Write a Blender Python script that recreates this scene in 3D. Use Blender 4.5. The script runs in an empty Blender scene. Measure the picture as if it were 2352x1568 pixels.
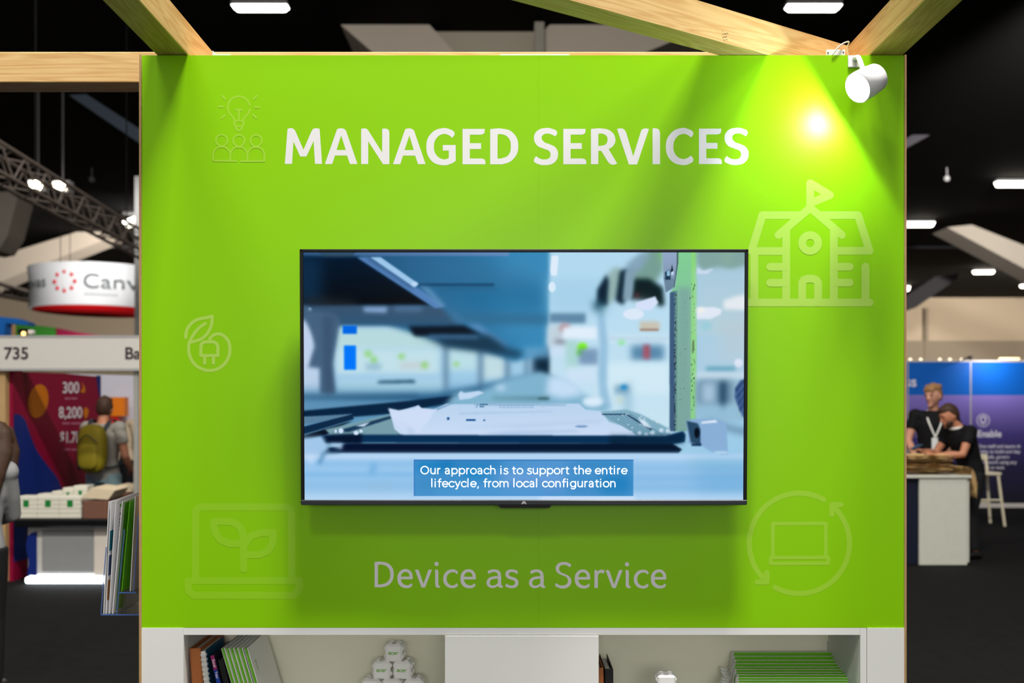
import bpy, math, random
import numpy as np
from mathutils import Vector, Matrix, Euler

random.seed(4)
scene = bpy.context.scene
col = scene.collection
# ------------------------------------------------------------------ camera, world, lights
F = 35.0 / 36.0 * 2352.0          # focal length in pixels
EYE, HOR, CX = 1.6, 950.0, 1176.0  # eye height, horizon row, centre column
D = 3.137                          # distance of the green display wall
S = F / D
cam = bpy.data.cameras.new('camera')
cam.lens = 35.0; cam.sensor_width = 36.0
cam.shift_y = (HOR - 784.0) / 2352.0
cam.dof.use_dof = True; cam.dof.focus_distance = 3.12; cam.dof.aperture_fstop = 2.5
cam.clip_end = 300
cam_o = bpy.data.objects.new('camera', cam); col.objects.link(cam_o)
cam_o.location = (0, 0, EYE); cam_o.rotation_euler = (math.pi / 2, 0, 0)
scene.camera = cam_o
scene.view_settings.view_transform = 'Standard'
scene.view_settings.look = 'None'
scene.view_settings.exposure = 0.0
scene.view_settings.gamma = 1.0
scene.view_settings.use_curve_mapping = False
scene.cycles.max_bounces = 6
scene.cycles.sample_clamp_indirect = 4.0

world = bpy.data.worlds.new('hall_air'); scene.world = world
world.use_nodes = True
wb = world.node_tree.nodes['Background']
wb.inputs[0].default_value = (1.0, 0.97, 0.93, 1); wb.inputs[1].default_value = 0.25


def look(o, target):
    o.rotation_euler = (Vector(target) - o.location).to_track_quat('-Z', 'Y').to_euler()


def area(name, loc, target, size, power, color=(1, 1, 1), spread=180, size_y=None):
    l = bpy.data.lights.new(name, 'AREA'); l.shape = 'RECTANGLE' if size_y else 'DISK'; l.size = size
    if size_y: l.size_y = size_y
    l.energy = power; l.color = color; l.spread = math.radians(spread)
    o = bpy.data.objects.new(name, l); col.objects.link(o); o.location = loc; look(o, target)
    return o


def spot(name, loc, target, power, angle, blend, radius, color=(1, 1, 1)):
    l = bpy.data.lights.new(name, 'SPOT'); l.energy = power; l.spot_size = math.radians(angle); l.spot_blend = blend
    l.shadow_soft_size = radius; l.color = color
    o = bpy.data.objects.new(name, l); col.objects.link(o); o.location = loc; look(o, target)
    return o


# lamps of the hall (rows of high bays under the roof) and of the booths, plus added fill lights
area('hall_lamp_key', (0.35, 1.25, 9.85), (0.1, 2.6, 1.0), 1.2, 740, (1, 0.97, 0.90), 180, 0.5)
area('hall_lamp_key', (1.35, 1.25, 9.85), (0.1, 2.6, 1.0), 1.2, 690, (1, 0.97, 0.90), 180, 0.5)
area('hall_lamp_front', (-2.4, -3.7, 9.85), (0.0, D, 1.5), 2.4, 285, (1, 0.98, 0.93), 180, 1.0)
area('front_fill_light', (0.5, -7.0, 2.6), (0.2, D, 1.2), 4.0, 190, (1, 0.98, 0.95), 180, 1.4)  # added fill from behind the camera, brightens the shelf bays
area('hall_lamp_side', (-5.4, 6.5, 9.0), (-5.0, 9.4, 0.5), 1.5, 130, (1, 0.95, 0.88))
area('hall_lamp_booths', (5.0, 8.0, 9.5), (6.0, 12.5, 0.5), 1.5, 75, (1, 0.95, 0.88))
area('strut_fill_light', (-1.0, 8.0, 9.0), (0.0, 22.0, 9.2), 1.5, 430, (1, 0.93, 0.84))  # added fill aimed sideways to brighten the struts over the wall
area('strut_fill_light', (11.0, 17.0, 9.0), (20.0, 42.0, 8.3), 1.2, 900, (1, 0.95, 0.88), 60)  # added fill, out of view, to brighten the pale strut at the right
area('sign_fill_light', (-9.0, 21.5, 7.2), (-11.0, 26.5, 4.7), 1.2, 38, (1, 0.98, 0.96), 70)  # added light, brightens the round sign's drum
area('sign_uplight_fill', (-10.6, 24.6, 2.7), (-11.0, 26.6, 4.2), 1.2, 22, (1, 0.98, 0.96), 120)  # added uplight for the sign's red underside
area('hall_lamp_far', (-9.0, 40.0, 8.8), (-22.0, 72.0, 6.0), 3.0, 6500, (1, 0.92, 0.82))
area('hall_lamp_far', (31.0, 55.0, 8.2), (32.0, 72.0, 6.0), 3.0, 2300, (1, 0.90, 0.78))


def P(px, py, Y):
    return Vector(((px - CX) * Y / F, Y, EYE - (py - HOR) * Y / F))


# ------------------------------------------------------------------ materials
def lin(c):
    out = []
    for v in c[:3]:
        v /= 255.0
        out.append(v / 12.92 if v <= 0.04045 else ((v + 0.055) / 1.055) ** 2.4)
    return tuple(out)


MATS = {}


def M(name, rgb, rough=0.5, spec=0.4, metal=0.0, var=0.06, scale=14.0, emit=0.0, alpha=None, trans=0.0):
    """principled material with a little procedural tone variation; rgb is sRGB 0-255"""
    if name in MATS: return MATS[name]
    m = bpy.data.materials.new(name); m.use_nodes = True
    nt = m.node_tree; b = nt.nodes['Principled BSDF']
    c = lin(rgb)
    b.inputs['Roughness'].default_value = rough
    b.inputs['Specular IOR Level'].default_value = spec
    b.inputs['Metallic'].default_value = metal
    if emit:
        b.inputs['Base Color'].default_value = (*c, 1)
        b.inputs['Emission Color'].default_value = (*c, 1); b.inputs['Emission Strength'].default_value = emit
    else:
        tc = nt.nodes.new('ShaderNodeTexCoord'); nz = nt.nodes.new('ShaderNodeTexNoise')
        nz.inputs['Scale'].default_value = scale; nz.inputs['Detail'].default_value = 3
        nt.links.new(tc.outputs['Object'], nz.inputs['Vector'])
        mx = nt.nodes.new('ShaderNodeMix'); mx.data_type = 'RGBA'
        mx.inputs['A'].default_value = (*[v * (1 - var) for v in c], 1)
        mx.inputs['B'].default_value = (*[min(1, v * (1 + var)) for v in c], 1)
        nt.links.new(nz.outputs['Fac'], mx.inputs['Factor'])
        nt.links.new(mx.outputs['Result'], b.inputs['Base Color'])
    if trans:
        b.inputs['Transmission Weight'].default_value = trans; b.inputs['IOR'].default_value = 1.45
    if alpha is not None:
        b.inputs['Alpha'].default_value = alpha
    MATS[name] = m
    return m


def wood_mat(name, light, dark, sc=1.0, rough=0.55):
    """softwood: long grain along the object's local X"""
    m = bpy.data.materials.new(name); m.use_nodes = True
    nt = m.node_tree; b = nt.nodes['Principled BSDF']; N = nt.nodes.new; L = nt.links.new
    tc = N('ShaderNodeTexCoord'); mp = N('ShaderNodeMapping'); L(tc.outputs['Object'], mp.inputs['Vector'])
    mp.inputs['Scale'].default_value = (0.9 * sc, 11 * sc, 11 * sc)
    nz = N('ShaderNodeTexNoise'); nz.inputs['Scale'].default_value = 1.6; nz.inputs['Detail'].default_value = 2
    nz.inputs['Distortion'].default_value = 0.6
    L(mp.outputs[0], nz.inputs['Vector'])
    mt = N('ShaderNodeMath'); mt.operation = 'MULTIPLY'; mt.inputs[1].default_value = 9.0; L(nz.outputs['Fac'], mt.inputs[0])
    sn = N('ShaderNodeMath'); sn.operation = 'SINE'
    m2 = N('ShaderNodeMath'); m2.operation = 'MULTIPLY'; m2.inputs[1].default_value = 6.283; L(mt.outputs[0], m2.inputs[0]); L(m2.outputs[0], sn.inputs[0])
    m3 = N('ShaderNodeMath'); m3.operation = 'MULTIPLY_ADD'; m3.inputs[1].default_value = 0.5; m3.inputs[2].default_value = 0.5; L(sn.outputs[0], m3.inputs[0])
    nf = N('ShaderNodeTexNoise'); nf.inputs['Scale'].default_value = 7; nf.inputs['Detail'].default_value = 4; L(mp.outputs[0], nf.inputs['Vector'])
    ad = N('ShaderNodeMath'); ad.operation = 'MULTIPLY_ADD'; ad.inputs[1].default_value = 0.45
    L(m3.outputs[0], ad.inputs[0])
    m4 = N('ShaderNodeMath'); m4.operation = 'MULTIPLY'; m4.inputs[1].default_value = 0.75; L(nf.outputs['Fac'], m4.inputs[0]); L(m4.outputs[0], ad.inputs[2])
    rp = N('ShaderNodeValToRGB'); rp.color_ramp.elements[0].position = 0.2; rp.color_ramp.elements[1].position = 0.95
    rp.color_ramp.elements[0].color = (*lin(light), 1); rp.color_ramp.elements[1].color = (*lin(dark), 1)
    L(ad.outputs[0], rp.inputs['Fac']); L(rp.outputs['Color'], b.inputs['Base Color'])
    bp = N('ShaderNodeBump'); bp.inputs['Strength'].default_value = 0.08; L(nf.outputs['Fac'], bp.inputs['Height']); L(bp.outputs[0], b.inputs['Normal'])
    b.inputs['Roughness'].default_value = rough
    MATS[name] = m
    return m


# ------------------------------------------------------------------ mesh builder
class MB:
    def __init__(s): s.v = []; s.f = []; s.smooth = []

    def add(s, vs, fs, smooth=False):
        o = len(s.v); s.v += [Vector(v) for v in vs]
        for f in fs: s.f.append([i + o for i in f]); s.smooth.append(smooth)
        return s

    def box(s, a, b, mat=None):
        (x0, y0, z0), (x1, y1, z1) = a, b
        vs = [(x0, y0, z0), (x1, y0, z0), (x1, y1, z0), (x0, y1, z0), (x0, y0, z1), (x1, y0, z1), (x1, y1, z1), (x0, y1, z1)]
        if mat is not None: vs = [mat @ Vector(v) for v in vs]
        return s.add(vs, [(3, 2, 1, 0), (4, 5, 6, 7), (0, 1, 5, 4), (1, 2, 6, 5), (2, 3, 7, 6), (3, 0, 4, 7)])

    def rbox(s, a, b, r=0.004, mat=None):
        """box with chamfered edges"""
        a = Vector(a); b = Vector(b); c = (a + b) / 2; h = (b - a) / 2
        r = min(r, min(h) * 0.9); vs = []; idx = {}
        for sx in (-1, 1):
            for sy in (-1, 1):
                for sz in (-1, 1):
                    for ax in range(3):
                        p = [sx * (h.x - r), sy * (h.y - r), sz * (h.z - r)]
                        p[ax] += (sx, sy, sz)[ax] * r
                        idx[(sx, sy, sz, ax)] = len(vs); vs.append(c + Vector(p))
        fs = []
        for ax in range(3):
            u, w = (ax + 1) % 3, (ax + 2) % 3
            for sg in (-1, 1):
                def key(su, sw, axx):
                    k = [0, 0, 0]; k[ax] = sg; k[u] = su; k[w] = sw
                    return idx[(k[0], k[1], k[2], axx)]
                q = [key(-1, -1, ax), key(1, -1, ax), key(1, 1, ax), key(-1, 1, ax)]
                fs.append(q if sg > 0 else q[::-1])
            for su in (-1, 1):
                for sw in (-1, 1):
                    def k2(t, axx):
                        k = [0, 0, 0]; k[ax] = t; k[u] = su; k[w] = sw
                        return idx[(k[0], k[1], k[2], axx)]
                    q = [k2(-1, u), k2(1, u), k2(1, w), k2(-1, w)]
                    fs.append(q if su * sw > 0 else q[::-1])
        for sx in (-1, 1):
            for sy in (-1, 1):
                for sz in (-1, 1):
                    q = [idx[(sx, sy, sz, 0)], idx[(sx, sy, sz, 1)], idx[(sx, sy, sz, 2)]]
                    fs.append(q if sx * sy * sz > 0 else q[::-1])
        if mat is not None: vs = [mat @ v for v in vs]
        return s.add(vs, fs)

    def prism(s, front, back):
        """closed solid between two matching polygons (lists of 3-D points)"""
        n = len(front)
        fs = [list(range(n)), list(range(2 * n - 1, n - 1, -1))]
        fs += [(i, i + n, (i + 1) % n + n, (i + 1) % n) for i in range(n)]
        return s.add(list(front) + list(back), fs)

    def ppoly(s, pix, Y, depth):
        """solid standing at distance Y whose face outline is given in photo pixels"""
        a = [P(x, y, Y) for x, y in pix]
        return s.prism(a, [v + Vector((0, depth, 0)) for v in a])

    def tube(s, path, rad, n=10, cap=True, ball=False, up=None):
        path = [Vector(p) for p in path]
        k = len(path)
        rads = rad if isinstance(rad, list) else [rad] * k
        if ball:
            t0 = (path[0] - path[1]).normalized(); t1 = (path[-1] - path[-2]).normalized()
            r0 = rads[0] if not isinstance(rads[0], tuple) else min(rads[0])
            r1 = rads[-1] if not isinstance(rads[-1], tuple) else min(rads[-1])
            def sc(r, q): return tuple(x * q for x in r) if isinstance(r, tuple) else r * q
            path = [path[0] + t0 * r0 * .95, path[0] + t0 * r0 * .6] + path + [path[-1] + t1 * r1 * .6, path[-1] + t1 * r1 * .95]
            rads = [sc(rads[0], .3), sc(rads[0], .8)] + list(rads) + [sc(rads[-1], .8), sc(rads[-1], .3)]
            k += 4
        vs = []
        prev = None
        for i, p in enumerate(path):
            t = (path[min(i + 1, k - 1)] - path[max(i - 1, 0)])
            t = t.normalized() if t.length > 1e-9 else Vector((0, 0, 1))
            ref = Vector(up) if up is not None else (prev if prev is not None else (Vector((0, 0, 1)) if abs(t.z) < .9 else Vector((1, 0, 0))))
            a = (ref - t * ref.dot(t))
            if a.length < 1e-5: a = t.orthogonal()
            a.normalize(); b = t.cross(a); prev = a
            ra, rb = rads[i] if isinstance(rads[i], tuple) else (rads[i], rads[i])
            for j in range(n):
                w = 2 * math.pi * j / n
                vs.append(p + a * (ra * math.cos(w)) + b * (rb * math.sin(w)))
        fs = []
        for i in range(k - 1):
            for j in range(n):
                fs.append((i * n + j, i * n + (j + 1) % n, (i + 1) * n + (j + 1) % n, (i + 1) * n + j))
        s.add(vs, fs, True)
        if cap:
            s.add(vs[:n], [tuple(range(n - 1, -1, -1))]); s.add(vs[-n:], [tuple(range(n))])
        return s

    def ball(s, c, r, n=12, m=8, mat=None, fn=None):
        rx, ry, rz = r if isinstance(r, (tuple, list)) else (r, r, r)
        c = Vector(c); vs = []
        for i in range(m + 1):
            th = math.pi * i / m
            for j in range(n):
                ph = 2 * math.pi * j / n
                v = Vector((rx * math.sin(th) * math.cos(ph), ry * math.sin(th) * math.sin(ph), rz * math.cos(th)))
                if fn: v = fn(v)
                vs.append(c + (mat @ v if mat is not None else v))
        fs = [(i * n + j, (i + 1) * n + j, (i + 1) * n + (j + 1) % n, i * n + (j + 1) % n) for i in range(m) for j in range(n)]
        return s.add(vs, fs, True)

    def grid(s, fn, nu, nv):
        vs = [fn(i / nu, j / nv) for i in range(nu + 1) for j in range(nv + 1)]
        fs = [(i * (nv + 1) + j, (i + 1) * (nv + 1) + j, (i + 1) * (nv + 1) + j + 1, i * (nv + 1) + j + 1) for i in range(nu) for j in range(nv)]
        return s.add(vs, fs, True)

    def mesh(s, name, off=Vector((0, 0, 0))):
        me = bpy.data.meshes.new(name)
        me.from_pydata([tuple(v - off) for v in s.v], [], s.f)
        me.polygons.foreach_set('use_smooth', s.smooth)
        me.update()
        return me


def origin(o):
    v = Vector((0, 0, 0))
    while o is not None:
        v = v + o.location; o = o.parent
    return v


def tag(o, label=None, cat=None, group=None, kind=None):
    if label: o['label'] = label
    if cat: o['category'] = cat
    if group: o['group'] = group
    if kind: o['kind'] = kind
    return o


def thing(name, label, cat, loc=(0, 0, 0), group=None, rot=(0, 0, 0)):
    o = bpy.data.objects.new(name, None); col.objects.link(o)
    o.empty_display_size = 0.05
    o.location = loc; o.rotation_euler = rot
    return tag(o, label, cat, group)


def obj(name, mb, mat, parent=None, world=True, label=None):
    """one mesh object; points are world points (world=True, unrotated parents) or local to the parent"""
    off = origin(parent) if (world and parent is not None) else Vector((0, 0, 0))
    me = mb.mesh(name, off) if isinstance(mb, MB) else mb
    o = bpy.data.objects.new(name, me); col.objects.link(o)
    if mat is not None: me.materials.append(mat)
    if parent is not None: o.parent = parent
    if label: o['label'] = label
    return o


def copy_tree(o, parent=None):
    c = o.copy(); col.objects.link(c)
    c.parent = parent
    for ch in list(o.children): copy_tree(ch, c)
    return c


def struct(name, mb, mat):
    o = obj(name, mb, mat); o['kind'] = 'structure'; return o


def to_mesh(o, name):
    dg = bpy.context.evaluated_depsgraph_get()
    me = bpy.data.meshes.new_from_object(o.evaluated_get(dg))
    me.name = name
    return me


# ------------------------------------------------------------------ lettering: traced outlines, strokes, plain type
def outline_mesh(name, loops, depth=0.0006):
    """filled flat letters from closed outlines [(x, z[, 1 = smooth])...] lying in the XZ plane, front at y = 0"""
    cu = bpy.data.curves.new(name, 'CURVE'); cu.dimensions = '2D'; cu.fill_mode = 'BOTH'; cu.resolution_u = 8
    for lp in loops:
        sp = cu.splines.new('BEZIER'); sp.bezier_points.add(len(lp) - 1); sp.use_cyclic_u = True
        for bp, p in zip(sp.bezier_points, lp):
            bp.co = (p[0], p[1], 0)
            h = 'AUTO' if len(p) > 2 and p[2] else 'VECTOR'
            bp.handle_left_type = bp.handle_right_type = h
    o = bpy.data.objects.new(name, cu); col.objects.link(o)
    me = to_mesh(o, name)
    bpy.data.objects.remove(o); bpy.data.curves.remove(cu)
    n = len(me.vertices); co = np.empty(n * 3, np.float32); me.vertices.foreach_get('co', co); co = co.reshape(-1, 3)
    me.vertices.foreach_set('co', np.stack([co[:, 0], -co[:, 2] * 0, co[:, 1]], 1).astype(np.float32).ravel())
    me.update()
    return me


def type_mesh(name, text, size, align='LEFT', bold=0.0, xs=1.0):
    """plain sans lettering in the XZ plane, baseline at z = 0"""
    cu = bpy.data.curves.new(name, 'FONT'); cu.body = text; cu.size = size; cu.align_x = align; cu.offset = bold * size
    cu.space_line = 1.0
    o = bpy.data.objects.new(name, cu); col.objects.link(o)
    me = to_mesh(o, name)
    bpy.data.objects.remove(o); bpy.data.curves.remove(cu)
    n = len(me.vertices); co = np.empty(n * 3, np.float32); me.vertices.foreach_get('co', co); co = co.reshape(-1, 3)
    me.vertices.foreach_set('co', np.stack([co[:, 0] * xs, co[:, 2] * 0, co[:, 1]], 1).astype(np.float32).ravel())
    me.update()
    return me


def ribbon(mb, pts, w, closed=False, lift=0.0, caps=True, tf=None):
    """flat stroke of width w through 2-D points with round joins; every run and join gets a hair's breadth of its own height"""
    tf = tf or (lambda x, z, l: (x, -l, z))
    p = [Vector((q[0], q[1])) for q in pts]
    n = len(p)
    mb.layer = getattr(mb, 'layer', 0)
    def up():
        mb.layer += 1
        return 6e-6 * mb.layer
    def disc(c):
        l = up()
        mb.add([tf(c.x + w / 2 * math.cos(2 * math.pi * q / 20), c.y + w / 2 * math.sin(2 * math.pi * q / 20), l) for q in range(20)], [tuple(range(20))])
    def is_sharp(k):
        d0 = (p[k] - p[k - 1]).normalized(); d1 = (p[(k + 1) % n] - p[k]).normalized()
        return d0.dot(d1) < 0.8
    sharp = [k for k in (range(n) if closed else range(1, n - 1)) if is_sharp(k)]
    for k in sharp: disc(p[k])
    # runs between sharp joins
    runs = []
    if closed:
        if not sharp: runs.append(([p[k] for k in range(n)], True))
        else:
            for a_, b_ in zip(sharp, sharp[1:] + [sharp[0] + n]): runs.append(([p[k % n] for k in range(a_, b_ + 1)], False))
    else:
        cut = [0] + sharp + [n - 1]
        for a_, b_ in zip(cut, cut[1:]): runs.append(([p[k] for k in range(a_, b_ + 1)], False))
        if caps: disc(p[0]); disc(p[-1])
    for q, cl in runs:
        l = up(); m = len(q); L_, R2 = [], []
        for k in range(m):
            d0 = (q[k] - q[k - 1]).normalized() if (k > 0 or cl) else None
            d1 = (q[(k + 1) % m] - q[k]).normalized() if (k < m - 1 or cl) else None
            d = ((d0 + d1) if (d0 is not None and d1 is not None) else (d1 if d0 is None else d0)).normalized()
            nn = Vector((-d.y, d.x))
            s_ = 1.0 if d0 is None or d1 is None else 1 / max(.5, nn.dot(Vector((-d1.y, d1.x))))
            L_.append(q[k] + nn * (w / 2 * s_)); R2.append(q[k] - nn * (w / 2 * s_))
        vs = [tf(v.x, v.y, l) for v in L_] + [tf(v.x, v.y, l) for v in R2]
        mb.add(vs, [(m + k, m + (k + 1) % m, (k + 1) % m, k) for k in range(m if cl else m - 1)])


def smooth_pts(pts, closed=False, n=5):
    """Catmull-Rom through points"""
    out = []; m = len(pts)
    rng = range(m if closed else m - 1)
    for i in rng:
        g = lambda k: Vector(pts[k % m]) if closed else Vector(pts[max(0, min(m - 1, k))])
        p0, p1, p2, p3 = g(i - 1), g(i), g(i + 1), g(i + 2)
        for k in range(n):
            t = k / n
            out.append(tuple(0.5 * ((2 * p1) + (p2 - p0) * t + (2 * p0 - 5 * p1 + 4 * p2 - p3) * t * t + (3 * p1 - p0 - 3 * p2 + p3) * t ** 3)))
    if not closed: out.append(tuple(pts[-1]))
    return out


def arc(cx, cy, r, a0, a1, n=28, ry=None):
    ry = ry or r
    return [(cx + r * math.cos(math.radians(a0 + (a1 - a0) * i / n)), cy + ry * math.sin(math.radians(a0 + (a1 - a0) * i / n))) for i in range(n + 1)]


# geometric round sans as centre-line strokes: baseline 0, x-height 12.6, cap height 17.6 (centre lines)
A_ = arc
STROKES = {
    'o': (14.9, [A_(6.4, 6.0, 6.1, 0, 360)]),
    'O': (21.1, [A_(9.3, 8.3, 8.3, 0, 360)]),
    'u': (15.1, [[(1.6, 12.2), (1.6, 5)] + A_(6.0, 4.7, 4.5, 180, 340, 14), [(10.9, 12.2), (10.9, 0)]]),
    'r': (9.7, [[(1.6, 12.2), (1.6, 0)], [(1.6, 6.0)] + A_(6.4, 7.2, 4.8, 175, 92, 10)]),
    'a': (14.3, [[(1.6, 10.5)] + A_(5.4, 8.2, 4.0, 128, 10, 10) + [(9.6, 7), (9.6, 0)], [(9.6, 6.6), (5.4, 6.6)] + A_(4.9, 3.3, 3.4, 95, 275, 12) + [(7.4, 0.8), (9.6, 2.8)]]),
    'p': (16.1, [[(1.6, 12.2), (1.6, -4.8)], A_(7.3, 6.0, 5.9, 0, 360)]),
    'c': (13.3, [A_(6.6, 6.0, 6.0, 42, 318)]),
    'h': (15.3, [[(1.6, 18.2), (1.6, 0)], [(1.6, 6.4)] + A_(6.3, 7.2, 4.7, 172, 20, 12) + [(11.0, 6.5), (11.0, 0)]]),
    'n': (15.3, [[(1.6, 12.2), (1.6, 0)], [(1.6, 6.4)] + A_(6.3, 7.2, 4.7, 172, 20, 12) + [(11.0, 6.5), (11.0, 0)]]),
    'm': (23.5, [[(1.6, 12.2), (1.6, 0)], [(1.6, 6.4)] + A_(6.0, 7.4, 4.5, 172, 20, 10) + [(10.4, 6.5), (10.4, 0)], [(10.4, 6.4)] + A_(14.8, 7.4, 4.5, 172, 20, 10) + [(19.2, 6.5), (19.2, 0)]]),
    'i': (7.3, [[(1.6, 12.2), (1.6, 0)], [(1.6, 16.6), (1.6, 17.1)]]),
    'l': (7.3, [[(1.6, 18.2), (1.6, 0)]]),
    's': (11.9, [smooth_pts([(9.0, 10.6), (6.8, 11.9), (3.6, 11.7), (1.9, 9.9), (2.8, 7.6), (5.6, 6.3), (8.3, 5.1), (9.3, 3.0), (8.2, 0.7), (5.2, -0.1), (2.4, 0.3), (0.8, 1.5)])]),
    't': (10.5, [[(3.4, 15.2), (3.4, 3.4)] + A_(6.2, 3.0, 2.9, 175, 285, 8), [(0.6, 11.6), (7.4, 11.6)]]),
    'e': (14.5, [[(0.9, 6.0), (11.9, 6.0)] + A_(6.4, 6.0, 5.9, 5, 318, 26)]),
    'y': (13.7, [[(0.9, 12.2), (6.0, 0.4)], [(11.0, 12.2), (5.0, -2.0)] + A_(2.7, -1.9, 2.6, -25, -105, 6)]),
    'f': (9.9, [[(3.4, 0), (3.4, 14.0)] + A_(6.2, 14.8, 2.9, 175, 75, 8), [(0.6, 11.6), (7.6, 11.6)]]),
    'g': (16.1, [A_(6.8, 6.2, 5.8, 0, 360), [(12.2, 12.2), (12.2, 1.0)] + A_(7.0, 0.8, 5.3, 0, -140, 12)]),
    ',': (7.1, [[(2.2, 0.4), (1.4, -3.2)]]),
    ' ': (7.0, []),
}


def stroke_text(mb, text, w, tf):
    x = 0.0
    for ch in text:
        adv, sts = STROKES[ch]
        for k, st in enumerate(sts):
            closed = len(st) > 6 and (Vector(st[0]) - Vector(st[-1])).length < 1e-3
            pts = [(a + x, b) for a, b in (st[:-1] if closed else st)]
            ribbon(mb, pts, w, closed, lift=k * 2e-5, tf=tf)
        x += adv
    return x


def stroke_width(text): return sum(STROKES[c][0] for c in text)
# ------------------------------------------------------------------ shared materials
GREEN = (137, 203, 0)
m_green = M('green_print', GREEN, 0.34, 0.24, var=0.012, scale=3)
m_white = M('white_laminate', (232, 233, 230), 0.45, 0.4, var=0.02, scale=5)
m_shelf_in = M('shelf_lining', (238, 236, 214), 0.6, 0.3, var=0.02, scale=5)
m_letter = M('white_vinyl', (226, 226, 228), 0.45, 0.35, var=0.01)
m_pine = wood_mat('pine', (226, 192, 132), (202, 156, 94))
m_ply_a = M('ply_light', (205, 170, 120), 0.6, 0.3, var=0.12, scale=60)
m_ply_b = M('ply_dark', (128, 86, 52), 0.6, 0.3, var=0.15, scale=60)
m_black = M('black_plastic', (9, 10, 12), 0.4, 0.25)
m_bezel = M('dark_grey_metal', (40, 44, 50), 0.4, 0.4, metal=0.2)
m_steel = M('white_bracket', (226, 226, 222), 0.4, 0.5)
m_carpet = M('charcoal_carpet', (26, 25, 24), 0.95, 0.1, var=0.35, scale=9)


def mixgreen(a):
    return tuple(GREEN[i] + (226 - GREEN[i]) * a for i in range(3))


# ------------------------------------------------------------------ hall shell
struct('floor', MB().box((-45, -6, -0.1), (45, 74, 0)), m_carpet)
for nm_, xa_ in (('wall_left', -45.4), ('wall_right', 45.0)):
    struct(nm_, MB().box((xa_, 14, 0), (xa_ + 0.4, 72, 10)), M('beige_wall', (196, 180, 158), 0.8, 0.2, var=0.05, scale=0.4))
struct('ceiling', MB().box((-45, 14, 10.0), (45, 74, 10.2)), M('black_ceiling', (4, 4, 5), 0.9, 0.1))
wb_ = MB().box((-45, 72, 0), (45, 72.4, 10))
struct('wall_back', wb_, M('beige_wall', (196, 180, 158), 0.8, 0.2, var=0.05, scale=0.4))
# grey dado boards along the back wall on the right, with a seam post
struct('trim_1', MB().box((27.0, 71.7, 0), (45, 71.95, 6.86)).box((29.7, 71.6, 0), (29.95, 71.72, 9.2)), M('greyer_wall_panel', (150, 138, 122), 0.8, 0.2))

# ------------------------------------------------------------------ the green display wall
x0, x1 = P(326, 0, D).x, P(2076, 0, D).x
ztop, zbot = P(0, 127, D).z, P(0, 1441, D).z
xs = P(1237, 0, D).x
wall = thing('display_wall', 'lime green display wall carrying white lettering, icons and the television', 'display wall', ((x0 + x1) / 2, D, 0))
obj('green_panel', MB().box((x0, D, zbot), (xs - 0.00008, D + 0.018, ztop)), m_green, wall)
obj('green_panel', MB().box((xs + 0.00008, D, zbot), (x1, D + 0.018, ztop)), m_green, wall)
obj('backing_sheet', MB().box((x0, D + 0.03, zbot), (x1, D + 0.36, ztop - 0.004)), m_ply_a, wall)
for (a, b) in ((x0 - 0.0068, x0 - 0.0006), (x1 + 0.0006, x1 + 0.0062)):
    sp = obj('side_panel', MB().box((a, D - 0.006, 0.0), (b, D + 0.365, ztop)), m_ply_a, wall)
    w = (b - a)
    obj('plywood_layer', MB().box((a + w * .38, D - 0.0064, 0.0), (a + w * .62, D - 0.006, ztop)), m_ply_b, sp)


def px2w(x, y): return ((x - CX) / S, EYE - (y - HOR) / S)


def crop_loops(loops, ox, oy, sc, dx=0.0, dy=0.0):
    out = []
    for lp in loops:
        out.append([(*px2w(ox + p[0] / sc + dx, oy + p[1] / sc + dy), p[2] if len(p) > 2 else 0) for p in lp])
    return out


def wall_mesh(name, me, mat, lift=0.00015):
    o = bpy.data.objects.new(name, me); col.objects.link(o); me.materials.append(mat); o.parent = wall
    o.location = Vector((0, D - lift, 0)) - wall.location
    return o


# --- MANAGED SERVICES
tM = [[(112, 755), (160, 125), (212, 112, 1), (262, 122, 1), (302, 165), (447, 500), (592, 168), (630, 122, 1), (680, 113, 1), (738, 125), (782, 755), (655, 755), (630, 345), (500, 622), (388, 622), (267, 352), (241, 755)]]
tA = [[(833, 758), (1052, 132), (1090, 117, 1), (1150, 117, 1), (1195, 138, 1), (1218, 170), (1420, 758), (1285, 758), (1232, 604), (1015, 604), (964, 758)], [(1127, 243), (1042, 505), (1208, 505)]]
tN = [[(1486, 758), (1486, 125), (1540, 116, 1), (1585, 125, 1), (1618, 158), (1865, 552), (1865, 125), (1925, 119, 1), (1978, 145, 1), (1994, 200), (1994, 760), (1880, 760), (1613, 348), (1613, 758)]]
tG = [[(848, 285), (800, 245, 1), (700, 217, 1), (575, 285, 1), (522, 450, 1), (570, 600, 1), (690, 672, 1), (745, 668, 1), (791, 648), (791, 515), (683, 515), (683, 415), (915, 415), (915, 702), (830, 752, 1), (680, 778, 1), (480, 700, 1), (386, 450, 1), (470, 210, 1), (690, 110, 1), (810, 133, 1), (885, 180, 1), (893, 230, 1)]]
tE = [[(1038, 762), (1038, 125), (1437, 125), (1437, 165, 1), (1420, 210, 1), (1370, 229), (1169, 229), (1169, 382), (1371, 382), (1371, 487), (1169, 487), (1169, 658), (1385, 658), (1435, 680, 1), (1451, 735, 1), (1449, 762)]]
tD = [[(1536, 762), (1536, 130), (1620, 120, 1), (1720, 117, 1), (1940, 190, 1), (2042, 430, 1), (1950, 670, 1), (1750, 762, 1), (1700, 762)], [(1668, 660), (1668, 225), (1735, 220, 1), (1860, 280, 1), (1907, 440, 1), (1860, 600, 1), (1730, 660)]]
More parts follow.
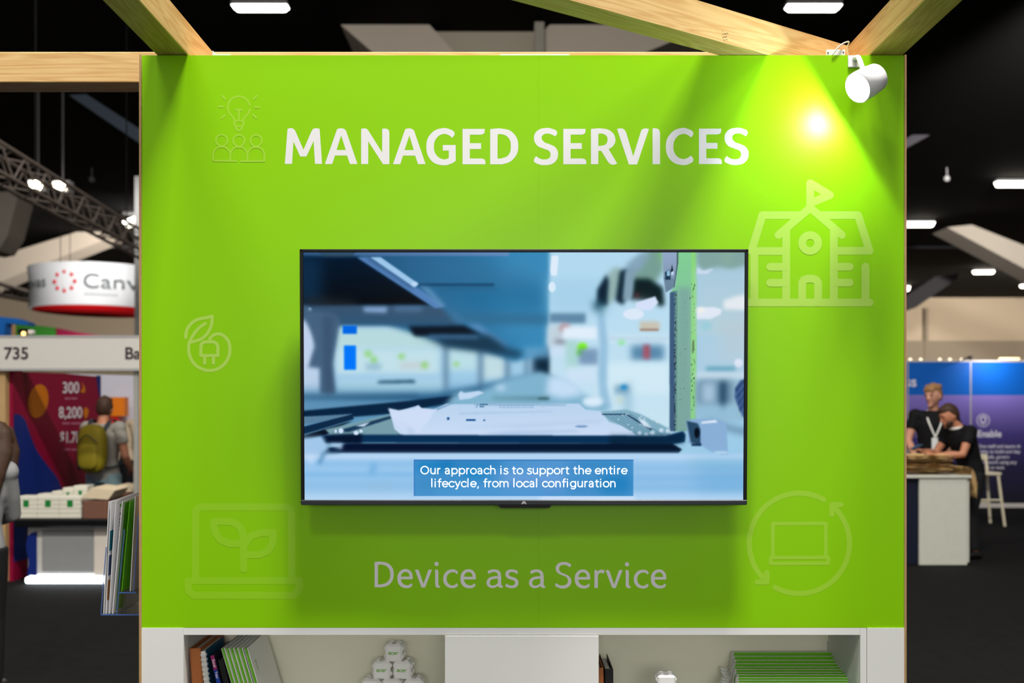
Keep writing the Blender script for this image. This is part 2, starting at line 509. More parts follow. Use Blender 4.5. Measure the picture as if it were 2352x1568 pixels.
tS = [[(588, 262), (530, 228, 1), (435, 210, 1), (368, 235, 1), (345, 285, 1), (390, 360, 1), (500, 405, 1), (600, 465, 1), (641, 580, 1), (580, 725, 1), (400, 778, 1), (275, 755, 1), (208, 710, 1), (215, 660, 1), (247, 615), (310, 658, 1), (400, 675, 1), (480, 650, 1), (506, 590, 1), (480, 525, 1), (380, 480, 1), (265, 425, 1), (207, 295, 1), (260, 165, 1), (430, 108, 1), (550, 128, 1), (620, 170, 1), (622, 215, 1)]]
tR = [[(1234, 760), (1234, 127), (1320, 118, 1), (1410, 116, 1), (1590, 165, 1), (1672, 300, 1), (1640, 425, 1), (1553, 490), (1706, 748), (1650, 768, 1), (1590, 762, 1), (1540, 715, 1), (1520, 685), (1420, 521), (1366, 521), (1366, 760)], [(1366, 432), (1366, 213), (1425, 210, 1), (1510, 250, 1), (1532, 318, 1), (1500, 400, 1), (1420, 430)]]
tV = [[(1703, 125), (1760, 116, 1), (1815, 125, 1), (1853, 165, 1), (1870, 200), (1994, 618), (2128, 185), (2150, 140, 1), (2210, 116, 1), (2278, 127), (2063, 765), (1916, 765)]]
tI = [[(462, 760), (462, 118), (520, 116, 1), (575, 138, 1), (596, 195), (596, 760)]]
tC = [[(1155, 280), (1090, 232, 1), (1010, 215, 1), (890, 280, 1), (836, 440, 1), (885, 600, 1), (1010, 667, 1), (1085, 650, 1), (1152, 605), (1190, 655, 1), (1192, 700, 1), (1120, 755, 1), (1000, 776, 1), (790, 690, 1), (700, 440, 1), (790, 205, 1), (1000, 107, 1), (1110, 130, 1), (1185, 175, 1), (1193, 225, 1)]]
L = []
k = 7.84
for g, ox, dx, dy in ((tM, 640, 0, 0), (tA, 640, 0, 0), (tN, 640, 0, 0), (tA, 640, 156.4, 0.2), (tG, 930, 0, 0), (tE, 930, 0, 0), (tD, 930, 0, 0),
                      (tS, 1200, 0, 0), (tE, 930, 231.5, -.1), (tR, 1200, 0, 0), (tV, 1200, 0, 0), (tI, 1440, 0, 0), (tC, 1440, 0, 0), (tE, 930, 543, -.6), (tS, 1200, 437.7, -.4)):
    L += crop_loops(g, ox, 280, k, dx, dy)
wall_mesh('heading_lettering', outline_mesh('heading_lettering', L), m_letter)['label'] = 'bold white heading letters'
# --- Device as a Service
sD = [[(97, 640), (97, 98), (160, 90, 1), (225, 88, 1), (430, 155, 1), (512, 355, 1), (430, 570, 1), (240, 642, 1), (200, 642)], [(172, 580), (172, 158), (245, 152, 1), (385, 215, 1), (437, 360, 1), (390, 510, 1), (230, 580, 1)]]
se = [[(895, 552), (912, 585, 1), (905, 615, 1), (785, 660, 1), (640, 600, 1), (590, 450, 1), (635, 310, 1), (765, 248, 1), (885, 305, 1), (923, 430, 1), (920, 468), (665, 468), (690, 540, 1), (785, 597, 1), (845, 588, 1)], [(667, 412), (690, 350, 1), (765, 310, 1), (835, 345, 1), (855, 412)]]
sv = [[(970, 268), (1005, 258, 1), (1040, 268, 1), (1062, 300), (1154, 572), (1247, 298), (1265, 268, 1), (1300, 258, 1), (1337, 266), (1190, 648), (1114, 648)]]
si = [[(1406, 262), (1430, 258, 1), (1465, 275, 1), (1478, 315), (1480, 575, 1), (1490, 608, 1), (1518, 616), (1512, 645), (1470, 652, 1), (1422, 630, 1), (1408, 570)], [(1437 + 46 * math.cos(a * math.pi / 6), 137 + 46 * math.sin(a * math.pi / 6), 1) for a in range(12)]]
sc_ = [[(1882, 362), (1840, 327, 1), (1780, 316, 1), (1690, 360, 1), (1655, 465, 1), (1690, 560, 1), (1775, 603, 1), (1825, 590, 1), (1872, 554), (1897, 585, 1), (1895, 610, 1), (1840, 650, 1), (1765, 661, 1), (1635, 605, 1), (1580, 460, 1), (1640, 310, 1), (1770, 254, 1), (1850, 270, 1), (1896, 305, 1), (1895, 335, 1)]]
sa = [[(305, 352), (285, 310, 1), (300, 285, 1), (360, 262, 1), (425, 254, 1), (535, 290, 1), (574, 400, 1), (578, 570, 1), (590, 607, 1), (615, 616), (608, 648), (570, 655, 1), (525, 640, 1), (507, 612), (450, 645, 1), (375, 659, 1), (290, 620, 1), (258, 540, 1), (300, 450, 1), (400, 408, 1), (502, 402), (490, 340, 1), (425, 313, 1), (360, 325, 1)], [(503, 455), (430, 460, 1), (355, 485, 1), (328, 540, 1), (350, 590, 1), (405, 602, 1), (460, 585, 1), (503, 550)]]
ss = [[(918, 358), (870, 325, 1), (810, 313, 1), (760, 325, 1), (738, 360, 1), (770, 400, 1), (840, 425, 1), (915, 465, 1), (949, 540, 1), (910, 630, 1), (800, 661, 1), (720, 645, 1), (670, 618, 1), (670, 590, 1), (690, 563), (740, 592, 1), (800, 602, 1), (855, 588, 1), (876, 545, 1), (850, 500, 1), (780, 475, 1), (700, 435, 1), (666, 365, 1), (700, 285, 1), (800, 256, 1), (880, 268, 1), (934, 300, 1), (934, 325, 1)]]
sS = [[(2060, 210), (2000, 172, 1), (1920, 158, 1), (1850, 185, 1), (1828, 245, 1), (1855, 310, 1), (1940, 350, 1), (2045, 410, 1), (2092, 500, 1), (2045, 620, 1), (1905, 669, 1), (1800, 645, 1), (1742, 605, 1), (1745, 580, 1), (1765, 550), (1830, 592, 1), (1910, 602, 1), (1990, 572, 1), (2018, 500, 1), (1990, 430, 1), (1890, 380, 1), (1790, 325, 1), (1752, 235, 1), (1800, 135, 1), (1925, 95, 1), (2030, 115, 1), (2085, 155, 1), (2082, 180, 1)]]
sr = [[(615, 655), (615, 270), (650, 270, 1), (672, 283, 1), (685, 302), (715, 275, 1), (770, 262, 1), (828, 275), (832, 300, 1), (815, 348), (760, 330, 1), (710, 350, 1), (690, 395), (690, 655)]]
L = []
k = 9.408
for g, ox, dx, dy in ((sD, 850, 0, 0), (se, 850, 0, 0), (sv, 850, 0, 0), (si, 850, 0, 0), (sc_, 850, 0, 0), (se, 850, 144.8, .3), (sa, 1090, 0, 0), (ss, 1090, 0, 0),
                      (sa, 1090, 97.6, .3), (sS, 1090, 0, 0), (se, 850, 407.4, .9), (sr, 1300, 0, 0), (sv, 850, 437.8, 1), (si, 850, 437.5, .9), (sc_, 850, 437.8, .8), (se, 850, 582.3, .8)):
    L += crop_loops(g, ox, 1280, k, dx, dy)
wall_mesh('tagline_lettering', outline_mesh('tagline_lettering', L), m_letter)['label'] = 'thin white tagline letters'

# --- printed icons
def icon(name, ox, oy, sc, w, alpha, strokes, label):
    mb = MB()
    tf = lambda x, z, l: (x, D - 0.00012 - l, z)
    for i, (pts, closed, sm) in enumerate(strokes):
        q = [px2w(ox + a / sc, oy + b / sc) for a, b in pts]
        if sm: q = smooth_pts(q, closed)
        ribbon(mb, q, w / S, closed, tf=tf)
    o = obj(name, mb, M('icon_tint_%d' % round(alpha * 100), mixgreen(alpha), 0.4, 0.4, var=0.01), wall)
    o['label'] = label


icon('lightbulb_people_icon', 460, 200, 8.25, 4.4, 0.19, [
    ([(648, 642), (640, 590), (600, 545), (545, 470), (523, 380), (545, 290), (610, 210), (700, 178), (735, 175), (820, 195), (895, 255), (937, 340)], 0, 1),
    ([(940, 425), (915, 490), (860, 550), (820, 600), (815, 642)], 0, 1), ([(650, 640), (815, 640)], 0, 0),
    ([(645, 640), (648, 710), (665, 745)], 0, 1), ([(818, 640), (816, 705), (798, 745)], 0, 1), ([(665, 745), (800, 745)], 0, 0),
    ([(675, 750), (690, 805), (730, 825), (775, 805), (790, 750)], 0, 1), ([(668, 430), (792, 430)], 0, 0), ([(732, 430), (732, 640)], 0, 0),
    ([(415, 165), (470, 225)], 0, 0), ([(1070, 165), (1010, 225)], 0, 0), ([(352, 370), (438, 370)], 0, 0), ([(1038, 383), (1118, 383)], 0, 0), ([(410, 590), (465, 535)], 0, 0), ([(1000, 525), (1060, 585)], 0, 0),
    (arc(405, 1010, 108, 0, 360)[:-1], 1, 0), (arc(732, 1015, 108, 0, 360)[:-1], 1, 0), (arc(1058, 1015, 108, 0, 360)[:-1], 1, 0),
    ([(685, 1400), (262, 1395)], 0, 0), ([(262, 1395), (246, 1375), (247, 1260), (280, 1190), (340, 1140), (405, 1128), (480, 1145), (540, 1200), (568, 1270), (570, 1395)], 0, 1),
    ([(570, 1270), (600, 1200), (660, 1145), (732, 1135), (810, 1150), (865, 1200), (893, 1270), (893, 1400)], 0, 1),
    ([(893, 1270), (925, 1200), (985, 1150), (1058, 1140), (1130, 1150), (1190, 1210), (1215, 1280), (1215, 1390)], 0, 1), ([(1212, 1400), (775, 1403)], 0, 0)], 'pale icon of a light bulb over three people')
icon('leaf_plug_icon', 400, 700, 9.22, 7.5, 0.36, [
    ([(247, 690), (250, 610), (280, 510), (350, 405), (450, 330), (560, 290), (680, 272), (805, 240)], 0, 1),
    ([(805, 240), (803, 330), (780, 450), (720, 580), (620, 690), (500, 750), (350, 790)], 0, 1),
    ([(660, 395), (560, 460), (460, 560), (380, 680), (320, 800), (307, 930), (325, 1060), (390, 1200), (500, 1310), (640, 1375), (745, 1388), (880, 1370), (1010, 1300), (1110, 1190), (1165, 1070), (1180, 930), (1160, 800), (1100, 700), (1020, 635), (925, 613), (830, 640), (770, 700), (748, 760)], 0, 1),
    ([(565, 1072), (565, 880), (580, 825), (640, 785), (745, 782), (850, 785), (905, 825), (925, 880), (925, 1072)], 1, 0),
    ([(647, 1090), (647, 1235)], 0, 0), ([(832, 1090), (832, 1235)], 0, 0)], 'pale icon of a leaf and a power plug')
icon('laptop_plant_icon', 400, 1130, 6.03, 16.5, 0.085, [
    ([(295, 1215), (295, 290), (312, 235), (370, 203), (1560, 205), (1608, 230), (1625, 290), (1625, 1215)], 0, 0),
    ([(195, 1225), (1735, 1225), (1735, 1310), (1710, 1380), (1650, 1430), (270, 1428), (210, 1380), (195, 1310)], 1, 0),
    ([(550, 405), (780, 405), (880, 450), (940, 530), (957, 620), (957, 712), (760, 712), (640, 660), (570, 560), (550, 480)], 1, 0),
    ([(1370, 562), (1200, 562), (1080, 600), (1000, 680), (962, 760)], 0, 0), ([(962, 868), (1180, 866), (1290, 820), (1350, 740), (1370, 650), (1370, 562)], 0, 0),
    ([(962, 640), (962, 1065)], 0, 0)], 'faint icon of a laptop with a sprouting plant')
icon('school_icon', 1700, 390, 4.612, 18.0, 0.34, [
    ([(742, 142), (950, 267), (742, 352)], 1, 0), ([(742, 142), (742, 420)], 0, 0), ([(405, 690), (742, 400), (1077, 690)], 0, 0),
    ([(620, 480), (235, 480), (120, 860), (488, 860)], 0, 0), ([(860, 480), (1248, 480), (1370, 857), (992, 857)], 0, 0),
    ([(488, 650), (488, 1400)], 0, 0), ([(992, 650), (992, 1400)], 0, 0), ([(100, 1405), (1370, 1405)], 0, 0), ([(150, 880), (150, 1400)], 0, 0), ([(1327, 1025), (1327, 1400)], 0, 0),
    ([(318, 1027), (488, 1027)], 0, 0), ([(318, 1196), (488, 1196)], 0, 0), ([(992, 1026), (1160, 1026)], 0, 0), ([(992, 1194), (1160, 1194)], 0, 0),
    (arc(741, 775, 84, 0, 360)[:-1], 1, 0), ([(656, 1400), (656, 1195), (675, 1166), (712, 1153), (770, 1153), (806, 1167), (825, 1197), (825, 1400)], 0, 0)], 'pale icon of a school house with a flag')
R_ = lambda a: (817 + 645 * math.cos(math.radians(a)), 770 - 645 * math.sin(math.radians(a)))
icon('recycle_arrows_icon', 1690, 1110, 5.6, 12.0, 0.19, [
    ([R_(61 + (222 - 61) * i / 40) for i in range(41)], 0, 0), ([R_(241 + (404 - 241) * i / 40) for i in range(41)], 0, 0),
    ([(1355, 273), (1237, 273), (1235, 398)], 0, 0), ([(400, 1145), (400, 1268), (277, 1268)], 0, 0)], 'pale icon of two circling arrows')
icon('laptop_icon', 1690, 1110, 5.6, 8.5, 0.19, [
    ([(477, 515), (1158, 513), (1158, 950), (477, 953)], 1, 0), ([(450, 953), (1187, 950), (1187, 1025), (450, 1028)], 1, 0)], 'pale icon of a laptop inside the arrows')

# ------------------------------------------------------------------ pine frame on top of the stand
ZB, BH = ztop + 0.002, 0.105


def beam(name, p0, p1, w, h, label, knots=True):
    """timber whose axis runs p0 -> p1 (centre of the underside), local X along the grain"""
    p0 = Vector(p0); p1 = Vector(p1); d = p1 - p0
    mb = MB().rbox((0, -w / 2, 0), (d.length, w / 2, h), 0.003)
    o = obj(name, mb, m_pine)
    o.matrix_world = Matrix.Translation(p0) @ d.to_track_quat('X', 'Z').to_matrix().to_4x4()
    tag(o, label, 'timber beam')
    return o


RAIL = 3.40
beam('pine_beam', (-3.6, RAIL + BH / 2, ZB), (x1, RAIL + BH / 2, ZB), BH, BH, 'pine beam running level behind the top of the green wall and out to its left')
xl0, xl1 = P(358, 0, D).x, P(432, 0, D).x
xr0, xr1 = P(1998, 0, D).x, x1
beam('pine_beam', ((xl0 + xl1) / 2, -0.8, ZB), ((xl0 + xl1) / 2, RAIL - 0.001, ZB), xl1 - xl0, BH, 'pine beam coming forward from the top left corner of the green wall')
beam('pine_beam', ((xr0 + xr1) / 2, -0.8, ZB), ((xr0 + xr1) / 2, RAIL - 0.001, ZB), xr1 - xr0, BH, 'pine beam coming forward from the top right corner above the spotlight')
bd = Vector((0.842, 0.54, 0)).normalized(); bn = Vector((-bd.y, bd.x, 0))
bw = 0.086
f0 = Vector((0.274, 2.797, ZB)); tl = (xl1 + 0.055 - f0.x) / bd.x; tr = (xr0 - 0.002 - f0.x) / bd.x
mb = MB()
def bpt(t, n, z): return f0 + bd * t + bn * n + Vector((0, 0, z))
# ends cut square to the two beams it meets
def cutx(x, n): return (x - f0.x - bn.x * n) / bd.x
xa, xb = xl1 + 0.001, xr0 - 0.001
loc = f0 + bd * cutx(xa, 0)
yr = RAIL - 0.002
tq = (yr - f0.y - bn.y * bw) / bd.y
cw_ = Vector((xb, yr, ZB)) - f0
fr = [(cutx(xa, 0), 0), (cutx(xb, 0), 0), (cw_.dot(bd), cw_.dot(bn)), (tq, bw), (cutx(xa, bw), bw)]
t0 = fr[0][0]
lo = [Vector((t - t0, n, 0)) for t, n in fr]
mb.prism([v + Vector((0, 0, BH)) for v in lo], lo)
o = obj('pine_brace', mb, m_pine)
o.matrix_world = Matrix.Translation(loc) @ Matrix(((bd.x, bn.x, 0, 0), (bd.y, bn.y, 0, 0), (0, 0, 1, 0), (0, 0, 0, 1)))
tag(o, 'slanting pine brace crossing overhead to the top right corner, with a pencil mark', 'timber beam')
# pencil / stamp mark on the brace
pm = MB()
for i in range(9):
    t = cutx(P(1668, 0, 3.0).x + 0.008 * math.sin(i * 2.1), 0) - t0
    pm.box((t + 0.001 * (i % 3), -0.0006, 0.008 + i * 0.0032), (t + 0.005 + 0.002 * (i % 4), -0.0001, 0.0095 + i * 0.0032))
sm_ = obj('stamp_mark', pm, M('pencil_mark', (110, 96, 66), 0.8), o, world=False)
# white corner brackets
br = thing('corner_bracket', 'white steel corner bracket at the top right corner beside the cable', 'bracket', (xr0 - 0.06, RAIL - 0.2, ZB))
zb0 = ZB - 0.0005
for nm, X0, X1 in (('corner_bracket', P(1898, 0, D).x, P(1942, 0, D).x),):
    obj('plate', MB().rbox((X0, D + 0.002, ztop + 0.0005), (X1, D + 0.005, ztop + 0.019), 0.001), m_steel, br)
    obj('screw', MB().tube([(X0 + 0.006, D + 0.0022, ztop + 0.008), (X0 + 0.006, D + 0.0008, ztop + 0.008)], 0.0022), m_bezel, br)
    obj('screw', MB().tube([(X1 - 0.006, D + 0.0022, ztop + 0.010), (X1 - 0.006, D + 0.0008, ztop + 0.010)], 0.0022), m_bezel, br)
    # keep it seated on the panel's top edge
b2 = thing('corner_bracket', 'white steel corner bracket at the top left corner of the green wall', 'bracket', (xl1 + 0.05, D, ZB))
obj('plate', MB().prism([(P(487, 0, D).x, D + 0.004, ztop + .0005), (P(497, 0, D).x, D + 0.004, ztop + .0005), (P(497, 0, D).x, D + 0.004, ztop + 0.006), (P(487, 0, D).x, D + 0.004, ztop + 0.017)],
                        [(P(487, 0, D).x, D + 0.007, ztop + .0005), (P(497, 0, D).x, D + 0.007, ztop + .0005), (P(497, 0, D).x, D + 0.007, ztop + 0.006), (P(487, 0, D).x, D + 0.007, ztop + 0.017)])
    .box((P(497, 0, D).x, D + 0.004, ztop + .0005), (P(528, 0, D).x, D + 0.02, ztop + 0.006)), m_steel, b2)
b3 = tag(obj('joining_plate', MB().box((P(1148, 0, D).x, D + 0.004, ztop + 0.0005), (P(1309, 0, D).x, D + 0.05, ztop + 0.0025)).box((P(1195, 0, D).x, D + 0.002, ztop + 0.0005), (P(1267, 0, D).x, D + 0.004, ztop + 0.004))
             .box((P(1148, 0, D).x, D + 0.02, ztop + 0.008), (P(1309, 0, D).x, D + 0.05, ztop + 0.0115)).box((P(1220, 0, D).x, D + 0.03, ztop + 0.002), (P(1240, 0, D).x, D + 0.05, ztop + 0.009)), m_steel),
         'thin white joining plate on the top edge over the middle seam', 'bracket')

# ------------------------------------------------------------------ spotlight at the top right corner
lp = Vector(((1968 - CX) / S * (D - .17) / D, D - 0.17, EYE - (203 - HOR) / S * (D - .17) / D))
ln = Vector((-0.80, -0.34, -0.50)).normalized()
sl = thing('spotlight', 'white cylindrical spotlight shining across the top right corner of the green wall', 'spotlight', tuple(lp))
m_lampwhite = M('white_lamp_metal', (236, 236, 238), 0.35, 0.5)
def around(p, r): return (p, r)
body = MB().tube([lp - ln * 0.006, lp - ln * 0.004, lp - ln * 0.05, lp - ln * 0.085, lp - ln * 0.094], [0.046, 0.047, 0.046, 0.042, 0.030], n=32)
obj('lamp_housing', body, m_lampwhite, sl)
obj('lens', MB().tube([lp - ln * 0.0058, lp - ln * 0.001], [0.043, 0.043], n=32), M('lit_lens', (255, 255, 255), emit=40), sl)
bk = lp - ln * 0.05
arm_top = Vector((bk.x + 0.01, D - 0.04, ztop - 0.012))
obj('arm', MB().tube(smooth_pts([tuple(bk + Vector((0, 0.02, 0.03))), tuple(bk + Vector((0.0, 0.05, 0.06))), tuple(arm_top + Vector((0, 0, -0.01))), tuple(arm_top + Vector((0, 0.038, 0)))]), 0.008, n=10), m_lampwhite, sl)
obj('mounting_plate', MB().rbox((arm_top.x - 0.02, D - 0.006, ztop - 0.04), (arm_top.x + 0.02, D - 0.0005, ztop - 0.002), 0.002), m_lampwhite, sl)
sp = spot('spotlight_beam', tuple(lp + ln * 0.002), tuple(lp + ln), 11.5, 177, 0.03, 0.035, (0.80, 1.0, 0.99))
sp.parent = sl; sp.location = ln * 0.002; sp.rotation_euler = Vector((-0.84, 0.12, -0.53)).to_track_quat('-Z', 'Y').to_euler()
cb = MB().tube(smooth_pts([tuple(P(1912, 126, D - .004)), tuple(P(1922, 112, D - .006)), tuple(P(1936, 100, D + .0)), tuple(P(1950, 96, D + .03)), tuple(P(1946, 108, D + .06)), tuple(P(1948, 127, D + .07))], n=6), 0.0022, n=8)
tag(obj('power_cable', cb, M('white_cable', (228, 224, 214), 0.5)), 'white power cable looped over the top right bracket', 'cable')

# ------------------------------------------------------------------ television
YT = 3.045; ST = F / YT
tvz = EYE - (1160 - HOR) / ST
tvx = (1203.5 - CX) / ST
tv = thing('television', 'large flat television on the green wall showing a captioned factory film', 'television', (tvx, YT + 0.012, tvz), rot=(math.radians(1.5), 0, 0))
W2, H2 = 1031 / ST / 2 * 0.997, 587 / ST
def lx(px): return (px - 1203.5) / ST
def lz(py): return (1160 - py) / ST
obj('rear_housing', MB().rbox((-W2 + .003, 0.006, 0.006), (W2 - .003, 0.035, H2 - .002), 0.004).rbox((-W2 * .6, 0.034, 0.06), (W2 * .6, 0.058, H2 * .62), 0.012), m_black, tv, world=False)
bz = MB()
t_ = 8 / ST
bz.rbox((-W2, -0.002, lz(1149)), (-W2 + t_, 0.02, H2), .0015).rbox((W2 - t_, -0.002, lz(1149)), (W2, 0.02, H2), .0015).rbox((-W2, -0.002, H2 - 7 / ST), (W2, 0.02, H2), .0015)
obj('bezel', bz, m_black, tv, world=False)
cb_ = obj('lower_bezel', MB().rbox((-W2, -0.004, 0.0), (W2, 0.03, lz(1148.5)), .002), m_bezel, tv, world=False)
mb = MB()
for q in ([(-5.5, -3), (-2.5, 2.5), (0, -2)], [(-3.5, -3), (0, 3), (3, -3)], [(0, -2), (2.5, 2.5), (5.5, -3)]):
    ribbon(mb, [((a) / ST, (b) / ST + lz(1154.5)) for a, b in q], 1.1 / ST, tf=lambda x, z, l: (x, -0.0043 - l, z))
obj('maker_mark', mb, m_letter, cb_, world=False, label='tiny white zigzag mark')
obj('sensor_box', MB().prism([(lx(1142), 0.0, 0.001), (lx(1150), 0.0, lz(1167)), (lx(1262), 0.0, lz(1167)), (lx(1268), 0.0, 0.001)],
                             [(lx(1142), 0.02, 0.001), (lx(1150), 0.02, lz(1167)), (lx(1262), 0.02, lz(1167)), (lx(1268), 0.02, 0.001)]), m_black, tv, world=False)
obj('wall_mount', MB().box((-0.25, 0.056, 0.2), (0.25, 0.085, 0.55)), m_black, tv, world=False)

# --- the picture on the screen, painted shape by shape into the screen's own pixels
SX0, SX1, SY0, SY1 = 696.0, 1711.0, 579.5, 1149.0
NU, NV = 720, 404
gx = np.linspace(SX0, SX1, NU + 1); gy = np.linspace(SY0, SY1, NV + 1)
GX, GY = np.meshgrid(gx, gy, indexing='ij')
pic = np.zeros((NU + 1, NV + 1, 3)); pic[:] = (160, 208, 236)


def blur(m, sig):
    if sig <= 0: return m
    s = sig * (NU / (SX1 - SX0)); r = int(3 * s) + 1
    kx = np.exp(-0.5 * (np.arange(-r, r + 1) / max(s, .3)) ** 2); kx /= kx.sum()
    for ax in (0, 1):
        pad = [(0, 0), (0, 0)]; pad[ax] = (r, r)
        q = np.pad(m, pad, mode='edge'); out = np.zeros_like(m)
        for i, w in enumerate(kx):
            out += w * (q[i:i + m.shape[0], :] if ax == 0 else q[:, i:i + m.shape[1]])
        m = out
    return m


def poly(pts, colr, sig=1.0, a=1.0, col2=None, axis='y'):
    """blend a soft-edged polygon into the picture; col2 makes a linear run of colour across it"""
    inside = np.zeros(GX.shape, bool); n = len(pts)
    ss_ = np.zeros(GX.shape)
    for ox, oy in ((-.35, -.35), (.35, -.35), (-.35, .35), (.35, .35)):
        ins = np.zeros(GX.shape, bool); X = GX + ox; Y = GY + oy
        for i in range(n):
            (ax_, ay_), (bx_, by_) = pts[i], pts[(i + 1) % n]
            if ay_ == by_: continue
            c = ((ay_ > Y) != (by_ > Y)) & (X < (bx_ - ax_) * (Y - ay_) / (by_ - ay_) + ax_)
            ins ^= c
        ss_ += ins * 0.25
    if sig >= 2.5: sig *= 1.5
    m = (blur(ss_, sig) * a)[..., None]
    c = np.array(colr, float)
    if col2 is not None:
        xsP = [p[0] for p in pts]; ysP = [p[1] for p in pts]
        t = (GY - min(ysP)) / (max(ysP) - min(ysP)) if axis == 'y' else (GX - min(xsP)) / (max(xsP) - min(xsP))
        t = np.clip(t, 0, 1)[..., None]
        c = c * (1 - t) + np.array(col2, float) * t
    global pic
    pic = pic * (1 - m) + c * m


def rect(xa, ya, xb, yb, *a, **k): poly([(xa, ya), (xb, ya), (xb, yb), (xa, yb)], *a, **k)


def oval(cx, cy, rx, ry, *a, **k): poly([(cx + rx * math.cos(i * .2618), cy + ry * math.sin(i * .2618)) for i in range(24)], *a, **k)


# far bright workshop
rect(690, 740, 1270, 920, (182, 218, 240), 6, col2=(150, 200, 232))
rect(690, 690, 740, 905, (190, 212, 238), 5)
rect(770, 755, 1010, 800, (186, 222, 226), 4)
rect(770, 800, 1010, 860, (196, 228, 238), 5)
rect(775, 862, 1025, 905, (166, 208, 236), 4, col2=(186, 222, 232))
rect(1022, 796, 1100, 850, (190, 226, 236), 5); rect(1105, 815, 1160, 870, (196, 224, 232), 5)
rect(918, 832, 985, 846, (200, 205, 205), 4, .7)
for q in ((845, 812, 9, 8), (858, 826, 8, 9), (922, 818, 8, 7), (1048, 836, 7, 6), (975, 838, 8, 8)): oval(*q, (140, 215, 110), 3, .8)
rect(840, 835, 875, 848, (110, 160, 190), 4, .6)
for q in ((1018, 790, 1030, 905), (1098, 800, 1110, 890), (1160, 800, 1172, 890), (1205, 800, 1216, 870)): rect(*q, (92, 130, 160), 4, .85)
rect(1216, 800, 1300, 880, (150, 190, 220), 5)
rect(1225, 796, 1290, 865, (10, 38, 60), 5)
rect(690, 895, 1280, 1000, (96, 152, 190), 8)
# slatted grey machine bed above: steel blue underside, running dark to light
poly([(690, 575), (1268, 575), (1263, 690), (1255, 805), (1180, 830), (1110, 800), (1010, 785), (890, 745), (775, 745), (690, 720)], (28, 66, 104), 4, 1, (52, 140, 190), 'x')
poly([(1150, 575), (1268, 575), (1262, 690), (1250, 800), (1150, 760)], (60, 140, 188), 14, .75)
poly([(900, 590), (1040, 590), (1240, 640), (1240, 690), (1000, 660)], (48, 108, 150), 14, .5)
poly([(1000, 655), (1262, 655), (1262, 720), (1100, 720)], (24, 104, 150), 10, .5)
rect(1190, 795, 1262, 818, (70, 150, 200), 6, .8)
rect(692, 575, 1170, 588, (58, 96, 140), 1.5, 1, (100, 140, 190), 'x')
poly([(730, 579), (818, 579), (810, 589), (780, 593), (745, 591)], (52, 84, 110), 1.2)
rect(960, 651, 1135, 657, (20, 66, 104), 2.2, .9); rect(1010, 660, 1140, 665, (30, 90, 130), 3, .7)
# black hollow
poly([(694, 590), (822, 590), (992, 702), (694, 702)], (2, 24, 46), 2.5, 1, (5, 9, 16))
poly([(694, 590), (740, 590), (740, 700), (694, 700)], (14, 52, 84), 10, .75)
poly([(700, 680), (820, 690), (820, 705), (700, 705)], (38, 46, 52), 6, .7)
# cross rail under it
poly([(694, 702), (1010, 702), (1060, 748), (770, 745), (694, 735)], (58, 84, 112), 3, 1, (46, 88, 122), 'y')
poly([(834, 705), (890, 705), (888, 718), (836, 716)], (140, 172, 215), 3); rect(905, 706, 970, 713, (110, 148, 192), 4, .8)
oval(711, 711, 5, 5, (170, 205, 235), 1.5)
poly([(1040, 716), (1262, 720), (1262, 745), (1075, 745)], (48, 108, 146), 5, .8)
# slanting bars
poly([(820, 591), (852, 591), (1022, 703), (1000, 708)], (84, 130, 188), 2)
poly([(838, 591), (854, 591), (955, 660), (945, 662)], (46, 84, 124), 3, .8)
poly([(851, 591), (875, 591), (962, 652), (952, 660)], (160, 202, 238), 1.6)
oval(952, 652, 7, 5, (190, 220, 248), 2)
poly([(962, 655), (985, 660), (1025, 703), (1010, 705)], (96, 148, 190), 3, .85)
poly([(1018, 702), (1045, 715), (1075, 742), (1050, 748)], (66, 118, 158), 5, .8)
poly([(1070, 742), (1100, 745), (1170, 795), (1150, 800)], (96, 146, 196), 4, .9)
# second dark wedge, then the receding rails
poly([(938, 749), (1066, 747), (1108, 770), (952, 771)], (4, 16, 30), 3)
poly([(895, 752), (960, 770), (1120, 775), (1175, 806), (1100, 800), (1010, 790), (990, 778)], (16, 44, 66), 6, .85)
poly([(1010, 772), (1120, 770), (1160, 800), (1205, 808), (1190, 822), (1100, 806), (1020, 795)], (22, 56, 80), 5, .9)
poly([(985, 768), (1095, 770), (1100, 778), (985, 776)], (72, 112, 152), 3, .8)
# grey forked post on the left
poly([(697, 700), (716, 712), (765, 720), (782, 735), (772, 790), (762, 835), (770, 905), (734, 905), (734, 845), (706, 842), (722, 795), (712, 760), (697, 732)], (70, 100, 130), 3)
poly([(740, 725), (768, 725), (762, 800), (766, 905), (744, 905)], (58, 84, 112), 4, .8)
poly([(697, 728), (716, 780), (706, 840), (697, 840)], (196, 212, 240), 3)
# blue bins
rect(787, 747, 819, 766, (0, 104, 232), 2); rect(790, 793, 817, 849, (0, 120, 255), 2)
